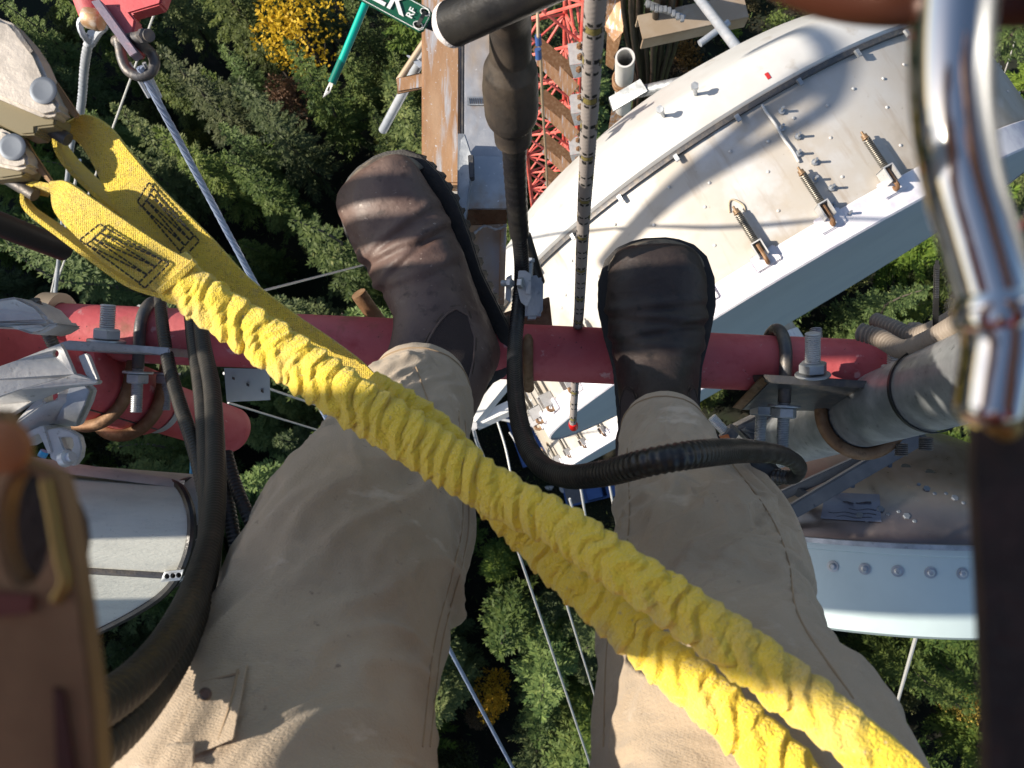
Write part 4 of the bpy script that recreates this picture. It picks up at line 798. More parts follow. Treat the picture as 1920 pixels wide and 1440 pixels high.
# right clamp with the galvanised pipe
GPa, GPb, RG = P(1420, 842, 1.62), P(1985, 650, .70), .0455
gdir = nrm(GPb-GPa)
t = thing('galvanised_pipe', 'thick galvanised steel pipe rising towards the viewer at right', 'pipe', GPa); mb = MB(); tube(mb, cat([GPa, GPb+(GPb-GPa)*1.2], 60), RG, 48); part('pipe', mb, galv, t)
def on_g(px):
    k = min(np.linspace(0, 1, 1500), key=lambda q: abs(proj(GPa+(GPb-GPa)*q)[0]-px)); return GPa+(GPb-GPa)*k
cr2 = thing('crossover_clamp', 'grey crossover clamp plate with bolts on the red tube right of the right boot', 'clamp', P(1510, 730, 1.05))
mb = MB(); plate(mb, [(1432, 702, 1.0), (1660, 716, 1.0), (1660, 730, 1.0), (1440, 718, 1.0)], .15); part('plate', mb, galv_d, cr2, bevel=.0015)
mb = MB(); plate(mb, [(1428, 706, 1.005), (1442, 716, 1.005), (1392, 768, 1.13), (1374, 764, 1.13)], .006); part('plate_flange', mb, rustm, cr2, bevel=.001)
mb = MB(); plate(mb, [(1442, 717, 1.01), (1640, 728, 1.01), (1600, 772, 1.12), (1392, 768, 1.13)], .006); part('plate_face', mb, galv_d, cr2, bevel=.001)
u_bolt(cr2, on_tube(1452), tdir, RT, .0080, WY, .110, galv_d, .052, .06)
ub2 = on_g(1615); u_bolt(cr2, ub2, gdir, RG, .0085, nrm(P(1525, 600, 1.0)-P(1525, 720, 1.0)), .118, rustm, .066, .05)
p0, p1 = P(1524, 708, 1.0), P(1524, 624, .985); bd = nrm(p1-p0); mb = MB(); rod_thread(mb, p0, p1, .0092, .0026, .13, 18); part('bolt', mb, galv_l, cr2)
mb = MB(); hexnut(mb, p0+bd*.006, bd, .0165, .013); part('nut', mb, galv, cr2); mb = MB(); washer(mb, p0+bd*.002, bd, .021, .003); part('washer', mb, galv, cr2)
for px, py, d in ((1736, 826, 1.02), (1690, 838, 1.10)):
    mb = MB(); a = P(px, py-6, d); rod_thread(mb, a, a+WY*.016, .0085, .0026, .16, 16); part('threaded_end', mb, galv_d, cr2)
mb = MB(); a = P(1678, 650, 1.03); rod_thread(mb, a, a+WY*.026, .0095, .0024, .14, 16); part('threaded_end', mb, galv_l, cr2); mb = MB(); hexnut(mb, a+WY*.022, WY, .017, .013); part('nut', mb, galv_l, cr2)
# conduits and cable tie on the pipe
condm = M('brown_corrugated_conduit', (.24, .195, .155), .6, 0, [((.24, .20, .16), 20, .45, .7)], .1, 100)
cf = lambda s, th: 1+.13*np.sin(s*2*np.pi/.0056)
for i, (pts, r, lb) in enumerate([([(1612, 622, 1.02), (1650, 634, 1.0), (1692, 655, .96), (1740, 640, .90), (1800, 606, .84), (1900, 552, .76)], .0105, 'front ribbed brown conduit loop on the galvanised pipe'),
                                  ([(1640, 600, 1.08), (1676, 614, 1.05), (1716, 628, 1.02), (1770, 606, .97), (1840, 560, .90)], .0092, 'rear ribbed brown conduit loop on the galvanised pipe'),
                                  ([(1696, 640, 1.06), (1712, 622, 1.04), (1732, 630, 1.02), (1744, 650, 1.0)], .0110, 'short bent brown conduit between pipe and cable tie')]):
    mb = MB(); tpx(mb, pts, r, 700, 12, fn=cf); single('corrugated_conduit', mb, condm, lb, 'conduit')
t = thing('cable_tie', 'black cable tie around the galvanised pipe with its toothed tail sticking up', 'cable tie', on_g(1740))
cg = on_g(1742); s1 = nrm(np.cross(gdir, VIEW)); w1 = np.cross(s1, gdir); mb = MB(); ring = [cg+(RG+.0018)*(math.cos(x)*w1+math.sin(x)*s1)+gdir*.006*math.sin(x) for x in np.linspace(0, 6.283, 60)]; ribbon(mb, ring, np.tile(gdir*.0030, (60, 1)), .0016); part('loop', mb, tiem, t)
mb = MB(); tl = cat(PP([(1754, 612, .90), (1755, 560, .89), (1757, 488, .875)]), 40); ribbon(mb, tl, np.array([R@[.0028*(1 if i < 37 else .6), 0, .001] for i in range(40)]), .0014); part('tail', mb, tiem, t)
mb = MB()
for i in range(16): q = P(1756.4+.02*i, 508+i*3.3, .8775+.001*i*.2); box(mb, q, R@[.0017, 0, 0], R@[0, .0005, 0], VIEW*.001)
part('teeth', mb, galv_d, t)
# ------------------------------------------------------------------ left galvanised bracket assembly
t = thing('antenna_bracket', 'pale galvanised tilt bracket at the left edge with slotted arms', 'bracket', P(90, 720, 0.8550))
mb = MB(); plate(mb, [(-60, 575, 0.8100), (0, 560, 0.8100), (28, 556, 0.8100), (66, 574, 0.8190), (86, 594, 0.8280), (88, 604, 0.8280), (112, 606, 0.8370), (84, 622, 0.8280), (60, 628, 0.8190), (20, 614, 0.8100), (-60, 610, 0.8100)], .05); part('saddle_block', mb, galv_l, t, bevel=.003)
mb = MB(); plate(mb, [(-80, 716, 0.8100), (-10, 690, 0.8190), (30, 676, 0.8280), (96, 650, 0.8460), (112, 644, 0.8460), (120, 656, 0.8460), (140, 702, 0.8460), (120, 708, 0.8460), (40, 730, 0.8280), (-80, 770, 0.8100)], .006, holes=[[(104+6*math.cos(a), 663+7*math.sin(a), 0.8460) for a in np.linspace(0, 6.283, 12, endpoint=False)]]); part('channel_plate', mb, galv_l, t, bevel=.0008)
mb = MB(); plate(mb, [(-80, 768, .899), (40, 730, 0.8271), (120, 708, 0.8451), (138, 700, 0.8451), (183, 714, 0.8550), (180, 720, 0.8550), (120, 728, 0.8550), (60, 752, 0.8550), (0, 790, 0.8550), (-80, 820, 0.8370)], .012); part('channel_side', mb, galv_l, t, bevel=.0008)
mb = MB(); plate(mb, [(146, 668, 0.8550), (160, 662, 0.8550), (166, 666, 0.8550), (184, 712, 0.8550), (172, 714, 0.8550), (160, 702, 0.8550)], .006); part('channel_tab', mb, galv_l, t, bevel=.0008)
mb = MB(); plate(mb, [(132, 716, 0.8730), (150, 716, 0.8775), (166, 730, 0.8820), (160, 752, 0.8820), (140, 796, 0.8910), (130, 800, 0.8910), (100, 796, 0.8820), (24, 822, 0.8550), (-10, 830, 0.8550), (20, 800, 0.8550), (70, 745, 0.8640), (80, 738, 0.8640), (82, 756, 0.8640), (106, 748, 0.8685), (108, 738, 0.8685), (102, 730, 0.8685)], .02); part('slotted_arm', mb, galv_l, t, bevel=.0012)
mb = MB(); plate(mb, [(134, 717, 0.8694), (152, 716, 0.8703), (168, 732, 0.8748), (158, 760, 0.8775), (140, 800, 0.8865), (102, 795, 0.8775)], .010); part('arm_side', mb, galv, t, bevel=.0008)
mb = MB(); plate(mb, [(20, 826, 0.8550), (76, 798, 0.8595), (84, 800, 0.8595), (98, 848, 0.8595), (90, 852, 0.8595), (72, 812, 0.8595), (16, 842, 0.8550)], .05); part('clevis', mb, galv_l, t, bevel=.001)
ho = [(136-12*math.cos(a)*1.0, 836+16*math.sin(a), 0.8613) for a in np.linspace(0, 6.283, 14, endpoint=False)]
mb = MB(); plate(mb, [(86, 806, 0.8613), (110, 802, 0.8613), (132, 808, 0.8613), (148, 818, 0.8613), (153, 838, 0.8613), (150, 858, 0.8613), (138, 874, 0.8613), (110, 868, 0.8613), (94, 860, 0.8613)], .010, holes=[[(112, 820, 0.8613), (134, 820, 0.8613), (138, 834, 0.8613), (132, 848, 0.8613), (120, 842, 0.8613)]]); part('clevis_ear', mb, galv_l, t, bevel=.001)
mb = MB(); c_ = P(118, 862, 0.8505); lathe(mb, c_, P(134, 856, 0.8460)-c_, [(.005, 0), (.0085, .001), (.0085, .008), (.005, .009), (.005, .014)], 12); part('bolt', mb, bluesteel, t)
mb = MB(); rod_thread(mb, P(62, 562, 0.8370), P(100, 648, 0.8640), .0065, .003); part('bolt', mb, galv_d, t)
mb = MB(); tpx(mb, [(78, 856, .97), (84, 846, .97)], .005, 4, 10); single('blue_wire_end', mb, M('bright_blue_wire', (.03, .32, .62), .35), 'bright blue wire end poking out of the clevis bracket', 'wire')
mb = MB(); tpx(mb, [(362, 826, 1.25), (361, 880, 1.22), (358, 908, 1.20), (352, 924, 1.19)], .0042, 20, 10); single('blue_wire', mb, bpy.data.materials['bright_blue_wire'], 'bright blue wire hanging beside the white panel antenna', 'wire')
# ------------------------------------------------------------------ left panel antenna
fib = M('ribbed_grey_white_radome', (.52, .53, .48), .6, 0, [((.45, .46, .42), 30, .45, .65, (.4, 1.6, 1)), ((.38, .39, .36), 240, .62, .72)], .35, 260, stretch=(.5, 1.4, 1))
edge = [(322, 906, 1.06), (338, 915, 1.03), (350, 935, 1.005), (358, 960, .99), (360, 990, .985), (356, 1022, .985), (347, 1052, .99), (330, 1086, 1.0), (300, 1118, 1.02), (250, 1150, 1.045), (200, 1176, 1.07), (150, 1200, 1.09), (90, 1226, 1.11)]
e3 = cat(PP(edge), 60); off = P(-420, 850, 1.0)-P(322, 906, 1.06); off2 = off*1.0
t = thing('panel_antenna', 'grey-white ribbed radome antenna with black rim at the lower left', 'antenna', P(150, 1000, 1.1))
back = e3+VIEW*.10
ringA = np.vstack([e3, back[::-1]]); mb = MB(); loft(mb, [ringA+off2*k for k in np.linspace(0.012, 1, 12)]); part('radome', mb, fib, t, sharp=30)
mb = MB(); tube(mb, np.vstack([e3]), .0055, 8); part('rim', mb, blackp, t)
mb = MB(); loft(mb, [ringA+off2*k for k in (0, .011)]); part('end_cap', mb, blackp, t, sharp=30)
sm = min(range(60), key=lambda i: abs(proj(e3[i])[1]-1080)); mb = MB(); tube(mb, [e3[sm]+off2*k-VIEW*.001 for k in np.linspace(.015, 1, 12)], .0042, 8); part('seam_strip', mb, galv_d, t)
mb = MB(); plate(mb, [(308, 1072, .988), (344, 1068, .984), (338, 1088, .987), (300, 1092, .992)], .004, holes=[[(x+5*math.cos(a), 1080+5*math.sin(a)-(x-320)*.1, .986) for a in np.linspace(0, 6.283, 10, endpoint=False)] for x in (313, 324, 335)]); part('latch_plate', mb, galv, t, bevel=.0006)
mb = MB(); plate(mb, [(20, 858, 1.02), (60, 864, 1.02), (332, 906, 1.04), (328, 916, 1.03), (320, 914, 1.03), (20, 876, 1.0)], .03); part('top_flange', mb, galv_l, t, bevel=.0015)
# ------------------------------------------------------------------ left coax cables
cfn = lambda s, th: 1+.045*np.sin(s*2*np.pi/.0055)
for nm, pts, r, lb in [('coax_cable', [(372, 560, 1.0), (380, 640, .92), (396, 720, .84), (402, 800, .76), (404, 900, .66), (396, 1000, .56), (372, 1090, .48), (330, 1180, .405), (270, 1260, .345), (200, 1316, .305), (120, 1352, .275), (20, 1390, .25)], .0083, 'front thick black coax cable curving to the lower left corner'),
                       ('coax_cable', [(356, 565, 1.03), (364, 640, .95), (376, 720, .87), (384, 800, .80), (390, 900, .69), (394, 1000, .59), (378, 1100, .50), (338, 1210, .42), (276, 1310, .355), (200, 1390, .31), (110, 1440, .28)], .0083, 'second thick black coax cable below the front one at the lower left'),
                       ('coax_cable', [(300, 560, 1.03), (306, 620, .97), (318, 690, .92), (338, 760, .86), (362, 830, .80), (380, 900, .75), (398, 1000, .68), (388, 1110, .62), (350, 1220, .56)], .0072, 'thinner black coax cable bending left of the thick pair'),
                       ('coax_cable', [(424, 850, 1.1), (440, 905, 1.08), (462, 960, 1.06), (490, 1020, 1.06), (540, 1100, 1.08)], .0085, 'short black cable slanting behind the left knee, right one'),
                       ('coax_cable', [(418, 880, 1.1), (430, 960, 1.08), (446, 1040, 1.07), (470, 1120, 1.08)], .0090, 'short black cable slanting behind the left knee, left one'),
                       ('spiral_wrap', [(400, 1115, .9), (386, 1150, .92), (376, 1190, .95)], .004, 'thin spiral wrapped lead beside the left thigh')]:
    mb = MB(); tpx(mb, pts, r, 1500, 12, fn=cfn); single(nm, mb, blackc, lb, 'cable')
t = thing('cable_coil', 'glossy black coil of taped cable behind the left shin', 'cable coil', P(580, 910, 1.15))
glossk = M('glossy_black_tape', (.012, .012, .013), .16)
for k in range(4): mb = MB(); c_ = P(578+k*4, 905+k*2, 1.12+.012*k); tube(mb, [c_+R@[(.014+.001*k)*math.cos(a), (.019)*math.sin(a), 0] for a in np.linspace(0, 6.2, 30)], .0055, 8); part('turn', mb, glossk, t)
mb = MB(); c_ = P(574, 942, 1.15); lathe(mb, c_, R@[.3, .3, 1], [(.004, -.01), (.014, -.004), (.016, .004), (.006, .012)], 14); part('knot', mb, glossk, t)
# ------------------------------------------------------------------ right lower drum antenna with spun aluminium back
rD = .46; rim_top = P(1790, 1018, 1.62); cD = rim_top-np.array([0, 0, rD])
aD = np.array([-.01, -1., -.03]); aD /= np.linalg.norm(aD); uD = nrm(np.cross([0, 0, 1.], aD)); vD = np.cross(aD, uD)
M3 = Matrix([[*q] for q in np.stack([uD, vD, aD], 1)]).to_4x4(); M3.translation = Vector(cD)
sd_ = thing('shrouded_dish', 'smaller pale blue dish with bare aluminium back at the lower right', 'antenna', cD); sd_.matrix_world = M3
lpart('shroud', lmesh('shroud', revol([(rD-.004, .004), (rD+.004, .0), (rD+.004, .012), (rD, .014), (rD-.001, .15), (rD-.004, .17)], 96), radome), sd_)
lpart('rim_band', lmesh('rim_band', revol([(rD-.003, -.010), (rD+.009, -.010), (rD+.009, .0), (rD-.003, .0)], 96), galv, sharp=30), sd_)
lpart('front_cover', lmesh('front_cover', revol([(0, .19), (rD*.6, .187), (rD-.03, .18), (rD-.004, .17)], 96), radome), sd_)
lpart('back', lmesh('back', revol([(rD-.004, -.008), (rD*.985, -.03), (rD*.90, -.085), (rD*.76, -.14), (rD*.58, -.19), (rD*.38, -.225), (rD*.25, -.235), (rD*.24, -.26), (0, -.26)], 96), alu), sd_)
pr_ = [(rD*.985, -.03), (rD*.90, -.085), (rD*.76, -.14), (rD*.58, -.19)]
def back_pt(phi, k):
    r_ = np.interp(k, [0, 1, 2, 3], [q[0] for q in pr_]); z__ = np.interp(k, [0, 1, 2, 3], [q[1] for q in pr_]); return np.array([math.cos(phi)*r_, math.sin(phi)*r_, z__])
for ph_, k in ((1.75, .55), (1.86, .75), (1.35, .6), (1.20, 1.0), (1.62, 1.5), (1.5, 1.2), (1.95, .5), (1.1, 1.4)):
    for q in (-.022, 0, .022):
        c_ = back_pt(ph_+q*1.4, k+q*7); nn__ = nrm([math.cos(ph_)*.8, math.sin(ph_)*.8, -.6]); mb = MB(); lathe(mb, c_-nn__*.002, nn__, [(.0045, 0), (.0045, .003), (.003, .004)] if q else [(.0075, 0), (.0075, .005), (.006, .006)], 6); lpart('bolt', lmesh('bolt', mb, rivet, sharp=8), sd_)
for ph_, k in ((1.68, 2.3), (1.55, 2.1), (1.82, 2.5)):
    c_ = back_pt(ph_, k); nn__ = nrm([math.cos(ph_)*.65, math.sin(ph_)*.65, -.75]); mb = MB(); lathe(mb, c_-nn__*.001, nn__, [(.011 if k < 2.4 else .006, 0), (.010 if k < 2.4 else .005, .0012)], 12); lpart('drain_hole', lmesh('drain_hole', mb, blackp), sd_)
for k in range(-3, 6):
    p = math.pi/2+.13*k+.10; mb = MB(); n3 = np.array([math.cos(p), math.sin(p), 0]); lathe(mb, n3*rD+[0, 0, .045], n3, [(.0115, 0), (.0115, .0015), (.007, .002), (.007, .004), (.004, .006)], 16); lpart('rim_bolt', lmesh('rim_bolt', mb, galv, sharp=12), sd_)
lab = M('silver_blue_label', (.11, .125, .175), .35, .2, [((.15, .17, .23), 8, .4, .7)])
lb_v = [[back_pt(p, k)+np.array([math.cos(p)*.8, math.sin(p)*.8, -.6])*.0025 for k in np.linspace(.30, 1.25, 7)] for p in np.linspace(1.86, 2.12, 9)]
mb = MB(); g_ = np.array(lb_v); mb.add(g_.reshape(-1, 3), grid_faces(9, 7, False)); lpart('label', lmesh('label', mb, lab), sd_)
for (p0, p1, k0, w_) in ((1.90, 1.97, .95, .006), (1.98, 2.03, .92, .006), (1.88, 2.09, .55, .0012), (1.88, 2.0, .70, .0012), (1.90, 2.05, .42, .0012)):
    mb = MB(); tube(mb, [back_pt(p, k0+.03*math.sin(p*60))+np.array([math.cos(p)*.8, math.sin(p)*.8, -.6])*.0028 for p in np.linspace(p0, p1, 10)], np.linspace(w_, w_*.3, 10), 5, r2=.0004, up=(0, 0, 1)); lpart('print_mark', lmesh('print_mark', mb, stitch), sd_)
# stiffening beam behind it (dark blue) and nut by the right shin
t = thing('pipe_mount', 'dark steel mount plates under the end of the black jumper cable', 'mount', P(1480, 930, 1.5))
darkb = M('dark_blue_grey_steel', (.05, .06, .08), .45, .4, [((.08, .09, .11), 20, .45, .7)], .1, 80)
mb = MB(); bar(mb, P(1440, 985, 1.75), P(1730, 815, 1.5), .03, .02); part('rail', mb, darkb, t, bevel=.003)
mb = MB(); bar(mb, P(1440, 940, 1.8), P(1640, 850, 1.6), .02, .02); part('rail', mb, darkb, t, bevel=.003)
for x, y in ((1500, 935), (1570, 900), (1640, 862)): mb = MB(); bar(mb, P(x-6, y-14, 1.74), P(x+30, y+6, 1.66), .02, .008); part('rung', mb, darkb, t, bevel=.001)
mb = MB(); plate(mb, [(1380, 800, 1.45), (1440, 770, 1.45), (1500, 790, 1.45), (1540, 846, 1.5), (1470, 850, 1.5), (1410, 830, 1.45)], .05); part('clamp_body', mb, galv_d, t, bevel=.004)
t = thing('stray_bolt', 'bolt with nut and orange washer right of the right trouser cuff', 'bolt', P(1355, 805, 1.4))
mb = MB(); rod_thread(mb, P(1334, 782, 1.4), P(1362, 812, 1.4), .0085, .003); part('thread', mb, galv_l, t)
mb = MB(); hexnut(mb, P(1358, 808, 1.4), P(1374, 822, 1.4)-P(1358, 808, 1.4), .018, .02); part('nut', mb, galv_d, t)
mb = MB(); plate(mb, [(1344, 820, 1.38), (1366, 814, 1.38), (1370, 824, 1.38), (1346, 828, 1.38)], .006); part('washer', mb, M('orange_washer', (.55, .16, .04), .5), t, bevel=.001)
# ------------------------------------------------------------------ green cable tag and teal marker tool
tagg = M('dark_green_plastic', (.008, .085, .045), .35, 0, coat=.2); tagw = M('white_print', (.75, .77, .76), .5)
t = thing('cable_tag', 'dark green cable tag lettered in white hanging at the top edge', 'tag', P(750, 20, .55))
dt = .55
ex = nrm(np.array([96., 52.])); ey = np.array([-ex[1], ex[0]])       # along the tag and across it, in photo pixels
def tg(u, v): return (694+ex[0]*u+ey[0]*v, -6+ex[1]*u+ey[1]*v, dt)
slot = lambda c, n=10: [tg(c[0]+6.5*math.cos(a), c[1]+(9 if math.sin(a) > 0 else -9)+6.5*math.sin(a)) for a in np.linspace(.15, 6.1, n)]
mb = MB(); out = [tg(-70, -46), tg(114, -46), tg(120, -40), tg(121, 4), tg(114, 10)]+[tg(-70, 10)]
out = [tg(-90, -34), tg(108, -34), tg(116, -29), tg(118, -22), tg(118, 8), tg(112, 14), tg(-90, 14)]
mb = MB(); plate(mb, out, .0022, holes=[[tg(104+8*math.cos(a), -24+5.5*math.sin(a)) for a in np.linspace(0, 6.283, 12, endpoint=False)], [tg(104+8*math.cos(a), 4+5.5*math.sin(a)) for a in np.linspace(0, 6.283, 12, endpoint=False)]]); part('plate', mb, tagg, t, bevel=.0003)
for lo, l2 in (([tg(-90, -31.5), tg(107, -31.5), tg(115, -22), tg(115.5, 7), tg(111, 11.5), tg(-90, 11.5)], 0),):
    mb = MB(); tube(mb, PP([(x, y, d-.0006) for x, y, d in lo]), .00022, 5); part('border_line', mb, tagw, t)
for v in (-24, 4): mb = MB(); tube(mb, PP([(*tg(104+9*math.cos(a), v+6.5*math.sin(a))[:2], dt-.0005) for a in np.linspace(0, 6.283, 24)]), .0003, 5); part('eyelet_line', mb, tagw, t)
def letter(name, txt, origin, ux, uy, size):
    cu = bpy.data.curves.new('lettering', 'FONT'); cu.body = txt; cu.size = 1; cu.extrude = .01; cu.offset = .015; ob = bpy.data.objects.new('lettering', cu); COL.objects.link(ob); bpy.context.view_layer.update()
    me = bpy.data.meshes.new_from_object(ob.evaluated_get(bpy.context.evaluated_depsgraph_get())); bpy.data.objects.remove(ob)
    n = len(me.vertices); co = np.empty(n*3); me.vertices.foreach_get('co', co); co = co.reshape(-1, 3)
    V = P(*origin)+co[:, :1]*size*nrm(ux)+co[:, 1:2]*size*nrm(uy)+co[:, 2:3]*(-VIEW)*.01
    mb_ = MB(); mb_.add(V, [tuple(p.vertices) for p in me.polygons]); return mb_
uX = P(694+ex[0]*10, ex[1]*10, dt)-P(694, 0, dt); uY = P(694-ey[0]*10, -ey[1]*10, dt)-P(694, 0, dt)
part('letters', letter('l', '2K', (*tg(4, 2)[:2], dt-.0012), uX, uY, .0205), tagw, t, smooth=False)
part('letters', letter('l', 'RF', (*tg(88, 0)[:2], dt-.0012), uY, -uX, .0066), tagw, t, smooth=False)
mb = MB(); ribbon(mb, PP([(*tg(104, -27)[:2], dt+.004), (*tg(104, -22)[:2], dt-.002), (*tg(104, -10)[:2], dt-.004), (*tg(104, 3)[:2], dt-.002), (*tg(104, 7)[:2], dt+.004)]), np.tile(uX/np.linalg.norm(uX)*.0012, (5, 1)), .0012); part('tie', mb, tiem, t)
teal = M('teal_plastic_tube', (.0, .42, .33), .3, 0, coat=.2); teal2 = M('dark_teal_plastic', (.0, .17, .13), .35)
t = thing('marking_tool', 'teal plastic stick with a steel blade tip left of the green tag', 'tool', P(650, 90, .6))
mb = MB(); tpx(mb, [(700, -30, .60), (688, 0, .60), (640, 116, .61)], .0028, 8, 16); part('handle', mb, teal, t)
mb = MB(); tpx(mb, [(640.5, 114, .61), (622, 156, .613)], .0030, 4, 16); part('grip', mb, teal2, t)
mb = MB(); plate(mb, [(619, 152, .613), (625, 156, .613), (618, 174, .615), (605, 183, .616), (611, 168, .615)], .0008, holes=[[(616, 162, .614), (619, 163, .614), (616, 171, .6145), (613, 170, .6145)]]); part('blade', mb, galv_l, t, smooth=False)
# ------------------------------------------------------------------ the climber
person = thing('person', 'climber in khaki work trousers and brown slip-on boots standing on the red tube', 'person', P(1050, 850, 1.05))
def sweep(pts, n, m):               # control points (px,py,depth,half width px, flatness) -> centre path, side, up, radii
    q = np.array([[*P(a, b, d), m_of(w_, d), fl] for a, b, d, w_, fl in pts]); c = cat(q, n)
    path = c[:, :3]; t_, s_, u2 = frames(path, VIEW); return path, s_, u2, c[:, 3], c[:, 3]*c[:, 4], t_
def trouser_leg(pts, seed, n=330, m=168, knee=.5, hemk=8):
    path, s_, u2, r1, r2, t_ = sweep(pts, n, m); S = arclen(path); th = np.linspace(0, 2*np.pi, m, endpoint=False); rings = np.zeros((n, m, 3))
    rows = np.zeros((n, m)); fine = np.zeros((n, m))
    for i in range(n):
        k = i/(n-1); kn = math.exp(-((k-knee)/.16)**2); cu_ = math.exp(-(k/.16)**2); up_ = min(1, max(.12, (S[i]-.008)/.045))
        for j in range(m):
            ca, sa = math.cos(th[j]), math.sin(th[j])
            big = mnoise.noise(Vector((ca*1.1+seed, sa*1.1, S[i]*5.5)))
            d1 = mnoise.noise(Vector((ca*1.0-seed, sa*1.0+3, S[i]*17+ca*2.0+.9*big))); f1 = max(0, 1-abs(d1)*2.1)
            d2 = mnoise.noise(Vector((ca*1.9+seed*2, sa*1.9, S[i]*34-ca*3.0+sa*1.5))); f2 = max(0, 1-abs(d2)*2.3)
            d3 = mnoise.noise(Vector((ca*2.2+9, sa*2.2-seed, S[i]*9+ca*4.5))); f3 = max(0, 1-abs(d3)*2.4)
            rows[i, j] = (.06*big+f1**2.6*(.17*kn+.06*cu_+.055)+f2**2.4*(.05*kn+.03*cu_+.018)+f3**3*.060*(.5+kn))*up_
            d4 = mnoise.noise(Vector((ca*1.5+seed*3, sa*1.5, S[i]*13+ca*3.2-sa*2.0+1.2*big))); d5 = mnoise.noise(Vector((ca*1.6-seed, sa*1.6+7, S[i]*8-ca*2.6)))
            fine[i, j] = (max(0, 1-abs(d4)*7.5)**1.4*(.034*kn+.014+.02*cu_)*max(0, .35+d1*1.6)+max(0, 1-abs(d5)*8)**1.4*(.030*kn+.012)*max(0, .3+d2*1.5))*up_
    for _ in range(2):
        rows = (np.roll(rows, 1, 1)+2*rows+np.roll(rows, -1, 1))/4; rows[1:-1] = (rows[:-2]+2*rows[1:-1]+rows[2:])/4
    rows = np.clip(rows, -.06, .16)*.85+fine
    for i in range(n): rings[i] = path[i]+((r1[i]*(1+rows[i])*np.cos(th))[:, None]*s_[i]+(r2[i]*(1+rows[i])*np.sin(th))[:, None]*u2[i])
    # turned hem
    for i in range(hemk): rings[i] = path[i]+(rings[i]-path[i])*1.025
    inner = [path[i]+(rings[i]-path[i])*.93 for i in (0, 3, 8)]
    return np.concatenate([np.array(inner[::-1]), rings])
legL = [(788, 716, .862, 86, .95), (780, 752, .830, 102, .95), (756, 800, .775, 118, .96), (732, 880, .715, 140, .96), (706, 960, .655, 166, .98), (672, 1040, .605, 194, .98), (636, 1120, .560, 211, .98), (606, 1210, .520, 222, .97), (570, 1310, .480, 240, .95), (534, 1440, .435, 274, .95), (500, 1600, .39, 310, .95), (560, 1800, .36, 350, .95), (700, 2050, .35, 380, .95)]
legR = [(1246, 792, .865, 72, .95), (1248, 824, .840, 86, .95), (1262, 880, .790, 100, .96), (1292, 950, .725, 128, .97), (1322, 1020, .665, 151, .98), (1326, 1090, .615, 168, .98), (1326, 1160, .570, 181, .98), (1344, 1240, .525, 204, .97), (1366, 1330, .480, 241, .95), (1404, 1440, .435, 286, .95), (1440, 1600, .39, 320, .95), (1380, 1800, .36, 344, .95), (1250, 2050, .35, 372, .95)]
RL, RR_ = trouser_leg(legL, 1.7, knee=.40), trouser_leg(legR, 5.3, knee=.42)
mbT = MB(); loft(mbT, RL, True, False); loft(mbT, RR_, True, False)
trous = part('trousers', mbT, pants, person, sharp=70)
bvh = BVHTree.FromPolygons([Vector(v) for v in mbT.verts()], mbT.f)
def drape(px, py, off=.003):
    d = Vector(R@np.array([(px-960)/F_PX, -(py-720)/F_PX, -1.0])); d.normalize(); h = bvh.ray_cast(Vector(CAM), d)
    return np.array(h[0])-np.array(d)*off if h[0] is not None else None
def drape_path(pp, off=.001):
    q = cat([(x, y, 0) for x, y in pp], 50); return np.array([v for v in (drape(a, b, off) for a, b, _ in q) if v is not None])
# cargo pocket flap with its button on the left thigh
def patch(corn, off, nu=16, nv=14, thick=.0022, lift=None):
    (a, b, c, d) = [np.array(q, float) for q in corn]; g_ = np.zeros((nv, nu, 3))
    for j in range(nv):
        for i in range(nu):
            u, v = i/(nu-1), j/(nv-1); q = (a*(1-u)+b*u)*(1-v)+(d*(1-u)+c*u)*v; p = drape(q[0], q[1], off+(lift(u, v) if lift else 0)); g_[j, i] = p if p is not None else g_[j, i-1]
    m = MB(); top = g_.reshape(-1, 3); bot = top+VIEW*thick; N_ = nu*nv; f = grid_faces(nv, nu, False); m.add(np.vstack([top, bot]), f+[tuple(k+N_ for k in reversed(q)) for q in f])
    rim = [i for i in range(nu)]+[j*nu+nu-1 for j in range(1, nv)]+[(nv-1)*nu+i for i in range(nu-2, -1, -1)]+[j*nu for j in range(nv-2, 0, -1)]
    m.f += [(rim[k], rim[(k+1) % len(rim)], rim[(k+1) % len(rim)]+N_, rim[k]+N_) for k in range(len(rim))]; return m
fl = part('pocket_flap', patch([(366, 1268), (462, 1246), (436, 1386), (330, 1430)], .004, lift=lambda u, v: .006*max(0, u-.5)**1.2+.002*math.sin(u*5+v*3)), pants, trous, sharp=50)
part('pocket', patch([(312, 1398), (362, 1396), (360, 1440), (292, 1440)], .006), pants, trous, sharp=50)
q = drape(386, 1300, .009); mb = MB(); lathe(mb, q, -VIEW, [(.0020, 0), (.0030, .0004), (.0030, .0012), (.0022, .0016), (.0018, .0011), (.0, .0011)], 20, caps=False); part('button', mb, M('brown_button', (.10, .075, .06), .35), trous)
for pp in ([(378, 1280), (448, 1262)], [(446, 1256), (432, 1320), (410, 1388)], [(780, 688), (820, 800), (850, 920)][:2]):
    pth = drape_path(pp, .0045 if pp[0][0] < 500 else .0008)
    if len(pth) > 4: mb = MB(); tube(mb, pth, .0007, 5); part('seam', mb, M('khaki_thread', (.36, .26, .165), .9), trous)
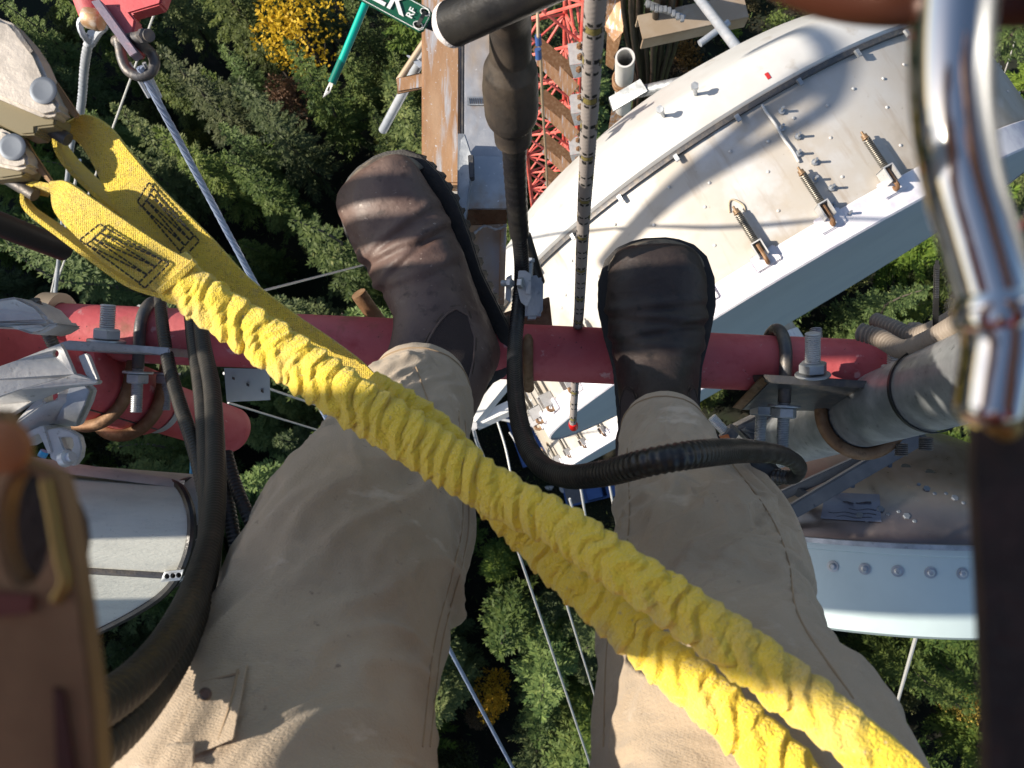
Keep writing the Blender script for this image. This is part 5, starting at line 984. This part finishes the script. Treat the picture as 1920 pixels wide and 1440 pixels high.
for pp in ([(872, 790), (880, 960), (866, 1060), (828, 1210), (806, 1400)], [(860, 770), (868, 960), (852, 1060), (814, 1210), (792, 1400)], [(1176, 840), (1178, 1000), (1140, 1200), (1132, 1400)], [(1350, 840), (1440, 960), (1478, 1050), (1500, 1160), (1600, 1310)]):
    pth = drape_path(pp, .0003)
    if len(pth) > 6: mb = MB(); tube(mb, pth, .0006, 5); part('seam', mb, bpy.data.materials['khaki_thread'], trous)
for rr_ in (RL, RR_):               # raised stitched edge of the hem
    ringk = rr_[3+7]; cen = ringk.mean(0); mb = MB(); tube(mb, np.vstack([cen+(ringk-cen)*1.004, [cen+(ringk[0]-cen)*1.004]]), .0007, 5, caps=False); part('hem_stitching', mb, bpy.data.materials['khaki_thread'], trous)
# ------------------------------------------------------------------ boots
prof_b = [((.302, .040), (.302, .024), .014), ((.296, .058), (.298, .014), .034), ((.280, .072), (.287, .008), .0445), ((.255, .081), (.255, .006), .050), ((.215, .088), (.212, .006), .0520), ((.18, .100), (.165, .008), .0495), ((.152, .114), (.12, .012), .0450), ((.138, .128), (.08, .014), .0415), ((.128, .146), (.034, .016), .0395), ((.121, .165), (.008, .032), .0385), ((.118, .185), (.001, .072), .0385), ((.119, .205), (-.002, .112), .0420), ((.122, .225), (-.003, .152), .0450), ((.126, .245), (-.005, .195), .0475)]
def hw(x):                          # half width of the sole along its length
    return np.interp(x, [-.004, .0, .008, .03, .08, .12, .165, .21, .25, .28, .296, .304, .307], [.006, .016, .026, .034, .0365, .0385, .047, .0535, .0525, .045, .033, .018, .006])
def make_boot(label, heel, toe, roll, side, mats, wsc=1.0, back=.45, lat=0.):
    h_, t_ = P(*heel), P(*toe); Fd = nrm(t_-h_); up = -VIEW; Sd = nrm(np.cross(Fd, up)); Ud = np.cross(Sd, Fd)
    c, s = math.cos(roll), math.sin(roll); Sd, Ud = Sd*c+Ud*s, Ud*c-Sd*s; L = np.linalg.norm(t_-h_)/.305
    def W3(x, y, z):
        e = max(0, z-.10); e = e*e/(e+.03)
        return h_+(Fd*(x-back*e)+Sd*(y*wsc+lat*e)+Ud*z)*L
    n, m = 110, 64; q = cat(np.array([[a[0], a[1], 0, b[0], b[1], w_] for a, b, w_ in prof_b]), n); th = np.linspace(0, 2*np.pi, m, endpoint=False); rings = np.zeros((n, m, 3)); loc_ = np.zeros((n, m, 3))
    for i in range(n):
        tp, bt, w_ = np.array([q[i, 0], q[i, 1]]), np.array([q[i, 3], q[i, 4]]), q[i, 5]; mid = (tp+bt)/2; hf = (tp-bt)/2
        for j in range(m):
            cc, ss_ = math.cos(th[j]), math.sin(th[j]); e = 2/2.35; y = w_*abs(cc)**e*np.sign(cc); k = abs(ss_)**e*np.sign(ss_); yo = y*(1-.16*max(0, k)) ; pz = mid+hf*k
            cre = 0
            x_ = pz[0]
            if k > -.3: # flex creases over the instep and ankle
                for xc, am, sk in ((.205, .0032, .10), (.188, .0036, -.15), (.172, .0030, .25), (.150, .0026, -.2)):
                    cre -= am*math.exp(-((x_-xc-sk*y)/.0045)**2)*(.4+.6*max(0, k))
                    cre += am*.9*math.exp(-((x_-xc-.010-sk*y)/.006)**2)*(.4+.6*max(0, k))
            cre += .0016*mnoise.noise(Vector((pz[0]*38, yo*38, pz[1]*38+side*5)))+.0007*mnoise.noise(Vector((pz[0]*110, yo*110, pz[1]*110)))
            nv_ = nrm(np.array([hf[0]*k*.6+(.3 if i < 12 else 0)*(1-i/12), cc*w_, hf[1]*k+.001])); loc_[i, j] = np.array([pz[0], yo, pz[1]])+nv_*cre
            rings[i, j] = W3(*loc_[i, j])
    bt_ = part('boot', loft(MB(), rings, True, False), mats[0], person, label, sharp=80)
    ORG[bt_] = ORG[person]
    tree = BVHTree.FromPolygons([Vector(v) for v in rings.reshape(-1, 3)], grid_faces(n, m, True))
    # shaft lining
    mb = MB(); last = rings[-1]; cen = last.mean(0); loft(mb, [last, cen+(last-cen)*.93+Ud*.002, cen+(last-cen)*.90-Ud*.03, cen+(last-cen)*.86-Ud*.09], True, False); part('lining', mb, elastic, bt_, sharp=70)
    # sole: welt, midsole and lugged outsole
    xs = np.r_[np.linspace(-.004, .02, 12), np.linspace(.024, .28, 80), np.linspace(.284, .307, 14)]
    outl = np.array([(x, hw(x)+.004) for x in xs]+[(x, -hw(x)-.004) for x in xs[::-1]]); a_ = arclen(outl)
    lug = (np.sin(a_*2*np.pi/.0165) > -.25).astype(float)
    def ring(z, g, lg=0): 
        k = 1+0*a_; o_ = outl.copy(); cen_ = np.array([.15, 0]); dd = nrm(o_-np.stack([np.clip(o_[:, 0], .04, .26), 0*o_[:, 0]], 1)); o_ = o_+dd*(g-lg*(1-lug))[:, None] if lg else o_+dd*g
        return [W3(x, y, z) for x, y in o_]
    mb = MB(); loft(mb, [ring(.021, -.010), ring(.0215, .0015), ring(.0205, .0045), ring(.0155, .0045), ring(.015, .0025)], True, False); part('welt', mb, mats[1], bt_, sharp=50)
    mb = MB(); loft(mb, [ring(.0148, .003), ring(.0135, .0050, .0003), ring(.004, .005, .0012), ring(.002, .005, .0035), ring(-.010, .0045, .0045), ring(-.0105, .001, .008)]); part('outsole', mb, mats[1], bt_, sharp=40)
    # toe bumper riding up over the toe cap
    mb = MB(); rr_ = []
    for z_, k in ((.016, 0.0042), (.024, .0040), (.034, .0032), (.042, .0022), (.047, .0004)):
        xs2 = np.linspace(-1.35, 1.35, 40); cx = .252; rr_.append([W3(cx+(.053+k-max(0, z_-.03)*.32)*math.cos(a)**.9 if True else 0, (hw(.252)+k-max(0, z_-.03)*.28-.002)*math.sin(a), z_-.012*(abs(a)/1.35)**3) for a in xs2])
    mb.add(np.array(rr_).reshape(-1, 3), grid_faces(5, 40, False)); part('toe_bumper', mb, mats[2], bt_, sharp=60)
    # elastic gore panels, pull tab, stitching laid on the leather
    def on(x, y, z, off=.0012):
        o_ = W3(x, y*3.2, z); tgt = W3(x, 0, z); d = Vector(tgt-o_); d.normalize(); hit = tree.ray_cast(Vector(o_), d); return np.array(hit[0])-np.array(d)*off if hit[0] is not None else tgt
    for sy in (-.04, .04):
        cx, top, base, hwid = .066, .238, .112, .030
        g_ = []
        for v in np.linspace(0, 1, 14):
            z = top+(base-top)*v; ww = hwid*(.92+.10*v)*(1 if v < .45 else max(0, 1-((v-.45)/.55)**2.8)**.5)+.0005; xc = cx-.004+.022*v
            g_.append([on(xc+ww*u, sy, z-.10*(xc+ww*u-cx), .0012) for u in np.linspace(-1, 1, 12)])
        g_ = np.array(g_); mb = MB(); mb.add(g_.reshape(-1, 3), grid_faces(14, 12, False)); part('elastic_gore', mb, elastic, bt_, sharp=70)
        edge_ = np.vstack([g_[:, 0], g_[-1, 1:-1], g_[::-1, -1]]); mb = MB(); tube(mb, edge_, .0013*L, 6); part('gore_edge', mb, mats[0], bt_)
        mb = MB(); e2 = edge_+(edge_-g_.reshape(-1, 3).mean(0))*.10; e2 = np.array([np.array(tree.find_nearest(Vector(v))[0])+ (np.asarray(tree.find_nearest(Vector(v))[1])*.0006) for v in e2])
        for k in range(2, len(e2)-2, 1):
            if k % 2: tube(mb, [e2[k]*.7+e2[k-1]*.3, e2[k]*.3+e2[k+1]*.7], .0005, 4)
        part('gore_stitching', mb, M('brown_thread', (.10, .07, .05), .8), bt_, stuff=True)
    mb = MB(); pts = [W3(.119, y, .232) for y in (0,)]; base_ = W3(.120, 0, .215); tip = W3(.134, 0, .262); ribbon(mb, cat([base_, W3(.129, 0, .236), tip, W3(.122, 0, .262), W3(.112, 0, .235)], 20), np.tile(Sd*.013*L, (20, 1)), .002); part('pull_tab', mb, mats[3], bt_, sharp=60)
    return bt_, W3
tabm = M('tan_leather_pull_tab', (.20, .12, .07), .7, 0, [((.30, .19, .11), 40, .5, .7)], .4, 300)
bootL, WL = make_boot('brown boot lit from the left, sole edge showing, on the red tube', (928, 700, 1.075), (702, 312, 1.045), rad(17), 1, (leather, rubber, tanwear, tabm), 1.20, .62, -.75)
bootR, WR = make_boot('brown boot with shade painted into its leather, pointing at the big dish', (1234, 838, 1.055), (1228, 456, 1.035), rad(9), -1, (leather_shade, rubber, tanwear, tabm), 1.38, .35, .1)
# body: one continuous figure; the legs run inside the trousers, the trunk leans back out of the picture
def ELB(sx): return CAM+np.array([sx*.24, -.27, .03])
def WRI(sx): return CAM+np.array([sx*.135, -.02, .055])
def skin_body():
    V, E, Rr = [], [], []
    def add(p, r, par=None):
        V.append(tuple(np.asarray(p))); Rr.append(r); 
        if par is not None: E.append((par, len(V)-1))
        return len(V)-1
    hipc = np.array([P(*legL[-1][:3]), P(*legR[-1][:3])]).mean(0)
    pel = add(hipc+[0, -.02, .02], .13); sp = add(hipc+[0, -.08, .20], .125, pel); ch = add(hipc+[0, -.10, .40], .14, sp); nk = add(hipc+[0, -.07, .56], .06, ch); hd = add(hipc+[0, -.02, .70], .095, nk); add(hipc+[0, .0, .80], .08, hd)
    for sx, lg, bw in ((-1, legL, WL), (1, legR, WR)):
        p = pel
        for k in (11, 9, 7, 5, 3, 1): a_ = lg[k]; p = add(P(a_[0], a_[1], a_[2]), m_of(a_[3], a_[2])*.80, p)
        p = add(bw(.065, 0, .20), .033, p); p = add(bw(.055, 0, .07), .035, p); p = add(bw(.15, 0, .045), .032, p); add(bw(.26, 0, .04), .026, p)
        s_ = add(hipc+[sx*.17, -.09, .48], .065, ch); e_ = add(ELB(sx), .045, s_); w_ = add(WRI(sx), .03, e_); hnd = add(WRI(sx)+[-sx*.03, .045, .012], .034, w_)
        hb = WRI(sx)+[-sx*.03, .045, .012]
        for f_ in range(4): k = add(hb+[sx*(.022-.021*f_), .050+.006*(f_ in (1, 2)), .022], .010, hnd); add(hb+[sx*(.014-.021*f_), .060+.008*(f_ in (1, 2)), .062], .009, k)
        k = add(hb+[-sx*.040, .002, .016], .012, hnd); add(hb+[-sx*.058, .022, .040], .010, k)
    me = bpy.data.meshes.new('body_cage'); me.from_pydata(V, E, []); o = bpy.data.objects.new('body_cage', me); COL.objects.link(o)
    sm_ = o.modifiers.new('skin', 'SKIN'); sm_.use_smooth_shade = True
    for i, r in enumerate(Rr): me.skin_vertices[0].data[i].radius = (r, r)
    me.skin_vertices[0].data[0].use_root = True
    su = o.modifiers.new('sub', 'SUBSURF'); su.levels = su.render_levels = 1
    bpy.context.view_layer.update(); m2 = bpy.data.meshes.new_from_object(o.evaluated_get(bpy.context.evaluated_depsgraph_get())); bpy.data.objects.remove(o)
    n = len(m2.vertices); co = np.empty(n*3); m2.vertices.foreach_get('co', co); mb = MB(); mb.add(co.reshape(-1, 3), [tuple(p.vertices) for p in m2.polygons]); return mb, hipc
mbB, hipc = skin_body(); part('body', mbB, skin, person, sharp=80)
# jacket over the trunk, with sleeves
mb = MB(); rr_ = []
for z_, a_, b_, y_ in ((-.04, .16, .10, -.10), (.04, .18, .12, -.11), (.18, .18, .13, -.11), (.34, .20, .15, -.10), (.46, .20, .13, -.09), (.53, .11, .09, -.075), (.57, .08, .08, -.07)):
    rr_.append([hipc+[a_*math.cos(t_), y_+b_*math.sin(t_), z_+.006*math.sin(9*t_)] for t_ in np.linspace(0, 6.283, 40, endpoint=False)])
loft(mb, rr_, True, False)
for sx in (-1, 1): tube(mb, cat([hipc+[sx*.15, -.09, .48], ELB(sx), WRI(sx)+[0, -.01, 0]], 24), np.linspace(.085, .048, 24), 18)
part('jacket', mb, orangej, person, sharp=70)
mb = MB(); lathe(mb, hipc+[0, -.02, .71], (0, 0, 1.), [(.118, 0), (.128, .02), (.122, .08), (.09, .13), (.04, .155), (0, .16)], 28, caps=False); part('helmet', mb, whitec, person)
# ------------------------------------------------------------------ yellow lanyard
lan = thing('lanyard', 'yellow twin-leg webbing lanyard with gathered elastic sleeves crossing the picture', 'lanyard', P(900, 900, .49))
def gathered(pts, seed, n=1200, m=64, amp=.25):
    path, s_, u2, r1, r2, t_ = sweep(pts, n, m); S = arclen(path); th = np.linspace(0, 2*np.pi, m, endpoint=False); rings = np.zeros((n, m, 3))
    g_ = np.random.default_rng(int(seed*10))
    def warp(p_):                   # irregular fold spacing along the sleeve
        q = np.interp(S, np.linspace(0, S[-1], 70), np.cumsum(g_.uniform(.4, 1.6, 70))); return q*(S[-1]/p_)/q[-1]
    w1, w2 = warp(.0128), warp(.0066); k_end = np.clip(S/.02, 0, 1)*np.clip((S[-1]-S)/.03, .0, 1)
    for i in range(n):
        row = np.zeros(m)
        for j in range(m):
            ca, sa = math.cos(th[j]), math.sin(th[j])
            tw = mnoise.noise(Vector((ca*.8+seed, sa*.8, S[i]*11))); tv = mnoise.noise(Vector((ca*1.3-seed, sa*1.3, S[i]*19)))
            p1 = w1[i]+.36*ca+.2*sa+.75*tw; p2 = w2[i]-.4*ca+.3*sa+.8*tv
            f1 = p1-math.floor(p1); f2 = p2-math.floor(p2)
            s1 = (f1/.62)**.8 if f1 < .62 else ((1-f1)/.38)**1.3          # fold leaning over, crease after it
            s2 = 1-abs(2*f2-1)**1.6
            a1 = .6+.9*max(0, mnoise.noise(Vector((math.floor(p1)*3.7, ca*.7+seed, sa*.7)))+.35)
            a2 = .25+1.2*max(0, mnoise.noise(Vector((math.floor(p2)*2.9, ca*1.4-seed, sa*1.4)))+.25)
            n2 = mnoise.noise(Vector((ca*3+seed, sa*3, S[i]*85))); n3 = mnoise.noise(Vector((ca*7+seed, sa*7, S[i]*240)))
            row[j] = k_end[i]*(amp*a1*(s1-.6)+.11*a2*(s2-.6)+.035*n2)+.020*n3+.07*mnoise.noise(Vector((ca+5, sa, S[i]*17)))
        rings[i] = path[i]+((r1[i]*(1+row*.75)*np.cos(th))[:, None]*s_[i]+(r2[i]*(1+row*1.5)*np.sin(th))[:, None]*u2[i])
        rings[i] += t_[i]*(row*r1[i]*.45)[:, None]
    return loft(MB(), rings)
arm_b = [(318, 505, 0.499, 46, .42), (352, 540, 0.497, 46, .48), (420, 588, 0.493, 46, .52), (520, 655, 0.486, 48, .52), (640, 738, 0.473, 50, .52), (760, 815, 0.460, 50, .52), (870, 886, 0.444, 48, .52), (960, 940, 0.430, 46, .52), (1060, 992, 0.406, 45, .54), (1150, 1055, 0.385, 46, .54), (1260, 1130, 0.363, 49, .54), (1380, 1215, 0.340, 52, .54), (1500, 1305, 0.321, 53, .54), (1600, 1385, 0.305, 52, .5), (1640, 1420, 0.301, 50, .40), (1700, 1475, 0.295, 52, .25), (1800, 1560, 0.285, 53, .2)]
part('shock_sleeve', gathered(arm_b, 2.3), yellow2, lan, sharp=75)
arm_a = [(690, 722, 0.515, 31, .25), (720, 745, 0.505, 37, .45), (800, 800, 0.489, 40, .5), (900, 905, 0.474, 42, .5), (1000, 1012, 0.448, 42, .52), (1090, 1100, 0.420, 43, .54), (1170, 1172, 0.395, 45, .54), (1270, 1258, 0.368, 49, .54), (1370, 1345, 0.346, 52, .54), (1470, 1440, 0.330, 55, .54), (1580, 1560, 0.312, 57, .4), (1700, 1680, 0.299, 57, .2)]
part('shock_sleeve', gathered(arm_a, 6.1), yellow2, lan, sharp=75)
def strap(a, b, n=60, th=.0028):     # strap given by its two edges as (px,py,depth)
    A, B = cat(PP(a), n), cat(PP(b), n); m = MB(); return ribbon(m, (A+B)/2, (B-A)/2, th)
# loop of the front leg: upper face strip with stitching, lower strip edge on
part('loop', strap([(330, 520, .499), (268, 552, .503), (210, 520, .503), (130, 455, .503), (70, 410, .505), (42, 385, .506), (38, 362, .507), (52, 344, .504), (80, 345, .499)][::-1][0:9][::-1] if False else [(300, 556, .505), (240, 535, .505), (170, 487, .505), (105, 438, .505), (58, 402, .506), (42, 380, .507), (44, 358, .508), (62, 344, .506), (96, 348, .50)],
                   [(308, 540, .515), (250, 516, .52), (180, 468, .525), (112, 424, .53), (70, 396, .53), (56, 384, .53), (54, 372, .53), (64, 362, .528), (92, 366, .522)]), yellow, lan)
part('loop', strap([(92, 342, .496), (126, 340, .494), (176, 372, .493), (240, 416, .493), (310, 462, .493), (366, 492, .493)], [(98, 362, .512), (106, 400, .502), (140, 440, .497), (190, 488, .494), (244, 522, .494), (298, 548, .494)]), yellow, lan)
part('fold_end', strap([(300, 550, .4925), (330, 530, .4925), (368, 494, .4925)], [(294, 543, .491), (322, 520, .491), (360, 486, .491)], th=.005), yellow, lan)
# loop of the rear leg
part('loop', strap([(330, 488, .524), (270, 446, .522), (200, 386, .52), (140, 330, .52), (110, 292, .522), (102, 262, .524), (112, 244, .524), (126, 238, .52)], [(345, 474, .535), (285, 430, .54), (215, 368, .545), (155, 312, .545), (128, 280, .545), (118, 260, .545), (124, 250, .542), (132, 248, .535)]), yellow, lan)
part('loop', strap([(120, 232, .518), (160, 214, .515), (205, 236, .513), (250, 290, .513), (310, 358, .513), (397, 444, .514), (470, 522, .517), (560, 592, .523), (630, 640, .527), (695, 692, .53), (780, 790, .535)], [(122, 250, .53), (152, 270, .526), (178, 312, .522), (208, 376, .518), (258, 444, .516), (322, 516, .517), (415, 592, .523), (545, 676, .528), (650, 730, .532), (740, 820, .537)], 100), yellow, lan)
def stitches(pts, d, r=.00058):
    m = MB()
    for a, b in pts:
        A, B = P(*a, d), P(*b, d); n = max(2, int(np.linalg.norm(B-A)/.0034))
        for k in range(n): q0, q1 = A+(B-A)*((k+.10)/n), A+(B-A)*((k+.86)/n); mid_ = (q0+q1)/2-VIEW*.0004; tube(m, [q0, mid_, q1], r, 5)
    return m
for c4, d in (([(150, 450), (188, 420), (318, 494), (272, 540)], .4905), ([(258, 378), (280, 342), (374, 452), (346, 482)], .5105)):
    a, b, c, e = [np.array(q, float) for q in c4]; L_ = lambda p, q, k: tuple(np.asarray(p)+(np.asarray(q)-np.asarray(p))*k)
    ls = [(tuple(a), tuple(b)), (L_(a, e, .10), L_(b, c, .10)), (tuple(e), tuple(c)), (L_(a, e, .90), L_(b, c, .90)), (tuple(b), L_(b, c, .1)), (tuple(a), L_(a, e, .1)), (tuple(c), L_(b, c, .9)), (tuple(e), L_(a, e, .9))]
    for k, q in ((.02, .02), (.98, .98), (.02, .36), (.36, .36), (.36, .70), (.70, .70), (.70, .98)): ls.append((L_(L_(a, e, .1), L_(b, c, .1), k), L_(L_(a, e, .9), L_(b, c, .9), q)))
    part('stitching', stitches([(np.array(p), np.array(q)) for p, q in ls], d), stitch, lan, stuff=True)
ls = [((1622, 1438), (1668, 1412)), ((1668, 1412), (1690, 1440)), ((1634, 1436), (1662, 1420)), ((1640, 1446), (1682, 1424))]
part('stitching', stitches([(np.array(p), np.array(q)) for p, q in ls], .300), stitch, lan, stuff=True)
# ------------------------------------------------------------------ scaffold hooks
def hook_thing(label, body, side_, rv, gate, bar_, d):
    t = thing('scaffold_hook', label, 'hook', P(body[0][0], body[0][1], d))
    m = MB(); plate(m, [(x, y, d) for x, y in body], .016); part('body', m, hookm, t, bevel=.0022)
    m = MB(); plate(m, [(x, y, d+.006) for x, y in side_], .018); part('cover', m, hook2, t, bevel=.0012)
    m = MB(); lathe(m, P(*rv, d-.0005), -VIEW, [(.0080, 0), (.0080, .0006), (.0066, .0012), (.0055, .0011), (.0, .0010)], 24, caps=False); part('rivet', m, rivet, t)
    m = MB(); plate(m, [(x, y, d+.012) for x, y in gate], .004); part('gate', m, tanmetal, t, bevel=.0008)
    m = MB(); tpx(m, [(*bar_[0], d+.02), (*bar_[1], d+.02)], .0042, 6, 12); part('eye_bar', m, galv_d, t)
    return t
hook_thing('upper grey-tan snap hook at the left edge holding the rear yellow loop', [(-60, 0), (0, 34), (18, 40), (48, 74), (68, 104), (84, 140), (84, 150), (100, 184), (112, 200), (106, 214), (80, 220), (0, 186), (-60, 160)], [(-60, 160), (0, 184), (84, 218), (106, 214), (102, 236), (66, 240), (66, 252), (40, 254), (0, 234), (-60, 210)], (82, 170), [(84, 136), (92, 140), (104, 152), (146, 214), (140, 222), (114, 200), (96, 170)], ((60, 222), (128, 262)), .485)
hook_thing('lower grey-tan snap hook at the left edge holding the front yellow loop', [(-60, 236), (0, 240), (16, 248), (42, 280), (52, 300), (50, 312), (30, 318), (0, 312), (-60, 300)], [(-60, 300), (0, 311), (50, 311), (42, 330), (0, 336), (-60, 330)], (24, 276), [(32, 254), (46, 258), (58, 280), (98, 340), (92, 344), (60, 312), (40, 280)], ((8, 330), (66, 366)), .490)
m = MB(); tpx(m, [(18, 34, .478), (50, 66, .478), (76, 118, .478), (70, 130, .478)], .004, 12, 8)
m = MB(); plate(m, [(20, 44, .484), (34, 56, .484), (62, 96, .484), (56, 100, .484), (30, 66, .484)], .001); single('hook_latch', m, galv_d, 'dark slot lever on top of the upper snap hook', 'lever')
# ------------------------------------------------------------------ big blurred carabiner, webbing and bronze hook close to the lens
dC = .092
t = thing('carabiner', 'large polished steel carabiner out of focus at the right edge', 'carabiner', P(1800, 400, dC))
m = MB(); tpx(m, [(1808, -140, dC), (1794, -40, dC), (1784, 80, dC), (1784, 200, dC), (1800, 320, dC), (1832, 440, dC), (1864, 560, dC), (1872, 640, dC), (1862, 720, dC), (1852, 790, dC), (1850, 806, dC)], np.r_[np.linspace(.0047, .0040, 60), np.linspace(.0040, .0037, 34), [.0033, .0026, .0014]], 97, 36); part('spine', m, chrome, t)
m = MB(); tpx(m, [(1884, 600, dC), (1904, 540, dC+.003), (1950, 460, dC+.008), (2000, 380, dC+.009), (2030, 200, dC+.009), (2010, 0, dC+.009), (1900, -160, dC+.005), (1808, -150, dC)], .0036, 80, 28); part('gate', m, chrome, t)
m = MB(); a, b = P(1861, 556, dC), P(1868, 612, dC); lathe(m, a, b-a, [(.0039, -.0004), (.0044, .0003), (.0045, .0012), (.0045, .0024), (.0043, .0031), (.0039, .0036)], 40); part('sleeve', m, chrome, t)
m = MB(); a, b = P(1842, 770, dC-.001), P(1900, 810, dC-.001); lathe(m, a, b-a, [(.0013, 0), (.0016, .0007), (.0016, .0037), (.0012, .0043)], 14); part('hinge_pin', m, goldm, t)
t = thing('bronze_hook', 'orange-brown metal bar curving across the top right corner out of focus', 'hook', P(1600, 10, .165))
m = MB(); tpx(m, [(1340, -130, .102), (1440, -56, .102), (1540, -10, .102), (1640, 8, .102), (1760, 10, .103), (1960, 10, .104)], .0026, 60, 24); part('bar', m, bronze, t)
t = thing('harness_webbing', 'dark brown harness webbing hanging blurred down the right edge', 'webbing', P(1890, 1100, 0.1230))
m = MB(); ribbon(m, cat(PP([(1884, 770, 0.1000), (1888, 900, 0.0951), (1900, 1100, 0.0927), (1910, 1300, 0.0902), (1916, 1500, 0.0886)]), 30), np.tile(R@[.0037, 0, .0007], (30, 1)), .003); part('strap', m, strapm, t)
m = MB(); ribbon(m, cat(PP([(1950, 770, 0.1000), (1956, 900, 0.0976), (1970, 1100, 0.0951), (1980, 1500, 0.0918)]), 30), np.tile(R@[.0032, 0, -.0012], (30, 1)), .003); part('strap', m, strapm, t)
# tan alloy rope grab close to the lens at lower left
dG = .10
t = thing('rope_grab', 'tan alloy rope grab plate out of focus at the lower left corner', 'rope grab', P(60, 1100, dG))
hole = [(46+40*math.cos(a)*(1.15), 990+ (108*math.sin(a)), dG) for a in np.linspace(0, 6.283, 28, endpoint=False)]
m = MB(); plate(m, [(-160, 760, dG), (0, 770, dG), (16, 850, dG), (60, 872, dG), (104, 890, dG), (118, 940, dG), (140, 1060, dG), (156, 1180, dG), (176, 1340, dG), (190, 1600, dG), (-160, 1600, dG)], .004, holes=[hole]); part('plate', m, tanmetal, t, bevel=.0006)
m = MB(); tpx(m, [(86, 900, dG-.0004), (98, 960, dG-.0004), (112, 1040, dG-.0004), (122, 1090, dG-.0004), (104, 1126, dG-.0004)], .0008, 30, 12); part('gold_edge', m, goldm, t)
m = MB(); a = P(40, 1010, dG+.013); lathe(m, a, -VIEW, [(.001, 0), (.0095, 0), (.0095, .002), (.001, .0021)], 24); part('inner_cam', m, strapm, t)
m = MB(); plate(m, [(100, 1290, dG-.0006), (118, 1300, dG-.0006), (138, 1440, dG-.0006), (150, 1600, dG-.0006), (110, 1600, dG-.0006)], .001); part('slot', m, M('dark_red_slot', (.05, .012, .008), .5), t)
m = MB(); plate(m, [(-40, 1108, dG-.001), (60, 1118, dG-.001), (56, 1150, dG-.001), (-40, 1160, dG-.001)], .001); part('red_sticker', m, M('dull_red_sticker', (.13, .03, .02), .6), t)
m = MB(); lathe(m, P(14, 838, dG-.002), -VIEW, [(.0031, 0), (.0031, .0014), (.0022, .002)], 20); part('orange_button', m, M('orange_plastic', (.36, .13, .04), .5), t)
# ------------------------------------------------------------------ unseen pipe, tube, box and cables added left of view for their shade
t = thing('shade_mast', 'unseen galvanised pipe added left of the climber to shade the knees', 'mast', (-1.0, -.045, H-1.3))  # unseen pipe added to throw a band of shade over the knees
m = MB(); tube(m, [(-1.0, -.045, H-1.3), (-1.0, -.045, H+2.4)], .066, 32); part('pipe', m, galv, t)
t = thing('shade_tube', 'unseen white tube with rounded foot added at the left to shade the boots', 'antenna', (-1.0, .150, H-.62))  # unseen tube added to shade the ankle and the right of the red tube
m = MB(); lathe(m, (-1.0, .150, H-.62), (0, 0, 1.), [(.012, 0), (.036, .012), (.050, .04), (.054, .09), (.054, .50), (.03, .54)], 32); part('radome', m, whitec, t)
m = MB(); box(m, (-1.0, .058, H-.045), (.02, 0, 0), (0, .05, 0), (0, 0, .08)); part('shade_bracket', m, galv, t, bevel=.004)  # plate added to block the sun between pipe and tube
for y_ in (.246, .296): m = MB(); tube(m, cat([(-1.02, y_, H-.95), (-1.0, y_-.004, H-.5), (-1.0, y_+.003, H-.26), (-1.06, y_, H-.19), (-1.3, y_, H-.17), (-1.7, y_, H-.4)], 40), .0125, 12); single('shade_feeder', m, blackc, 'unseen black cable added left of the climber to cast bands on the boot, '+('inner one' if y_ < .27 else 'outer one'), 'cable')  # unseen cables added to cast dark bands across the left boot
t = thing('shade_panel', 'unseen flat panel added left below the climber to shade the small dish', 'antenna', (-1.15, -.25, H-.82))  # unseen panel added to shade the small dish at the lower right
m = MB(); box(m, (-1.15, -.27, H-.58), (.03, 0, 0), (0, .078, 0), (0, 0, .24)); part('radome', m, whitec, t, bevel=.012)
m = MB(); box(m, (-1.21, -.25, H-.58), (.029, 0, 0), (0, .02, 0), (0, 0, .20)); part('back_rail', m, galv, t, bevel=.003)
for pp, r_, lb in (([(1150, 500, 2.95), (1250, 405, 2.85), (1380, 290, 2.75), (1480, 228, 2.75), (1580, 204, 2.8), (1720, 200, 2.95), (1800, 230, 3.1)], .030, 'unseen thick black cable added far to the left to shadow the big drum, upper one'), ([(1180, 470, 2.9), (1300, 372, 2.8), (1430, 290, 2.72), (1560, 250, 2.75), (1680, 222, 2.85), (1760, 160, 3.0), (1640, 110, 2.95), (1500, 130, 2.9)], .024, 'unseen thick black cable added far to the left to shadow the big drum, lower one')):
    q_ = PP(pp); q_ = np.array([v+Ldir*((-2.6-v[0])/Ldir[0]) for v in q_]); m = MB(); tube(m, cat(q_, 80), r_, 12); single('shadow_loop', m, blackc, lb, 'cable')  # added cables, traced back along the sun from shadow curves on the drum
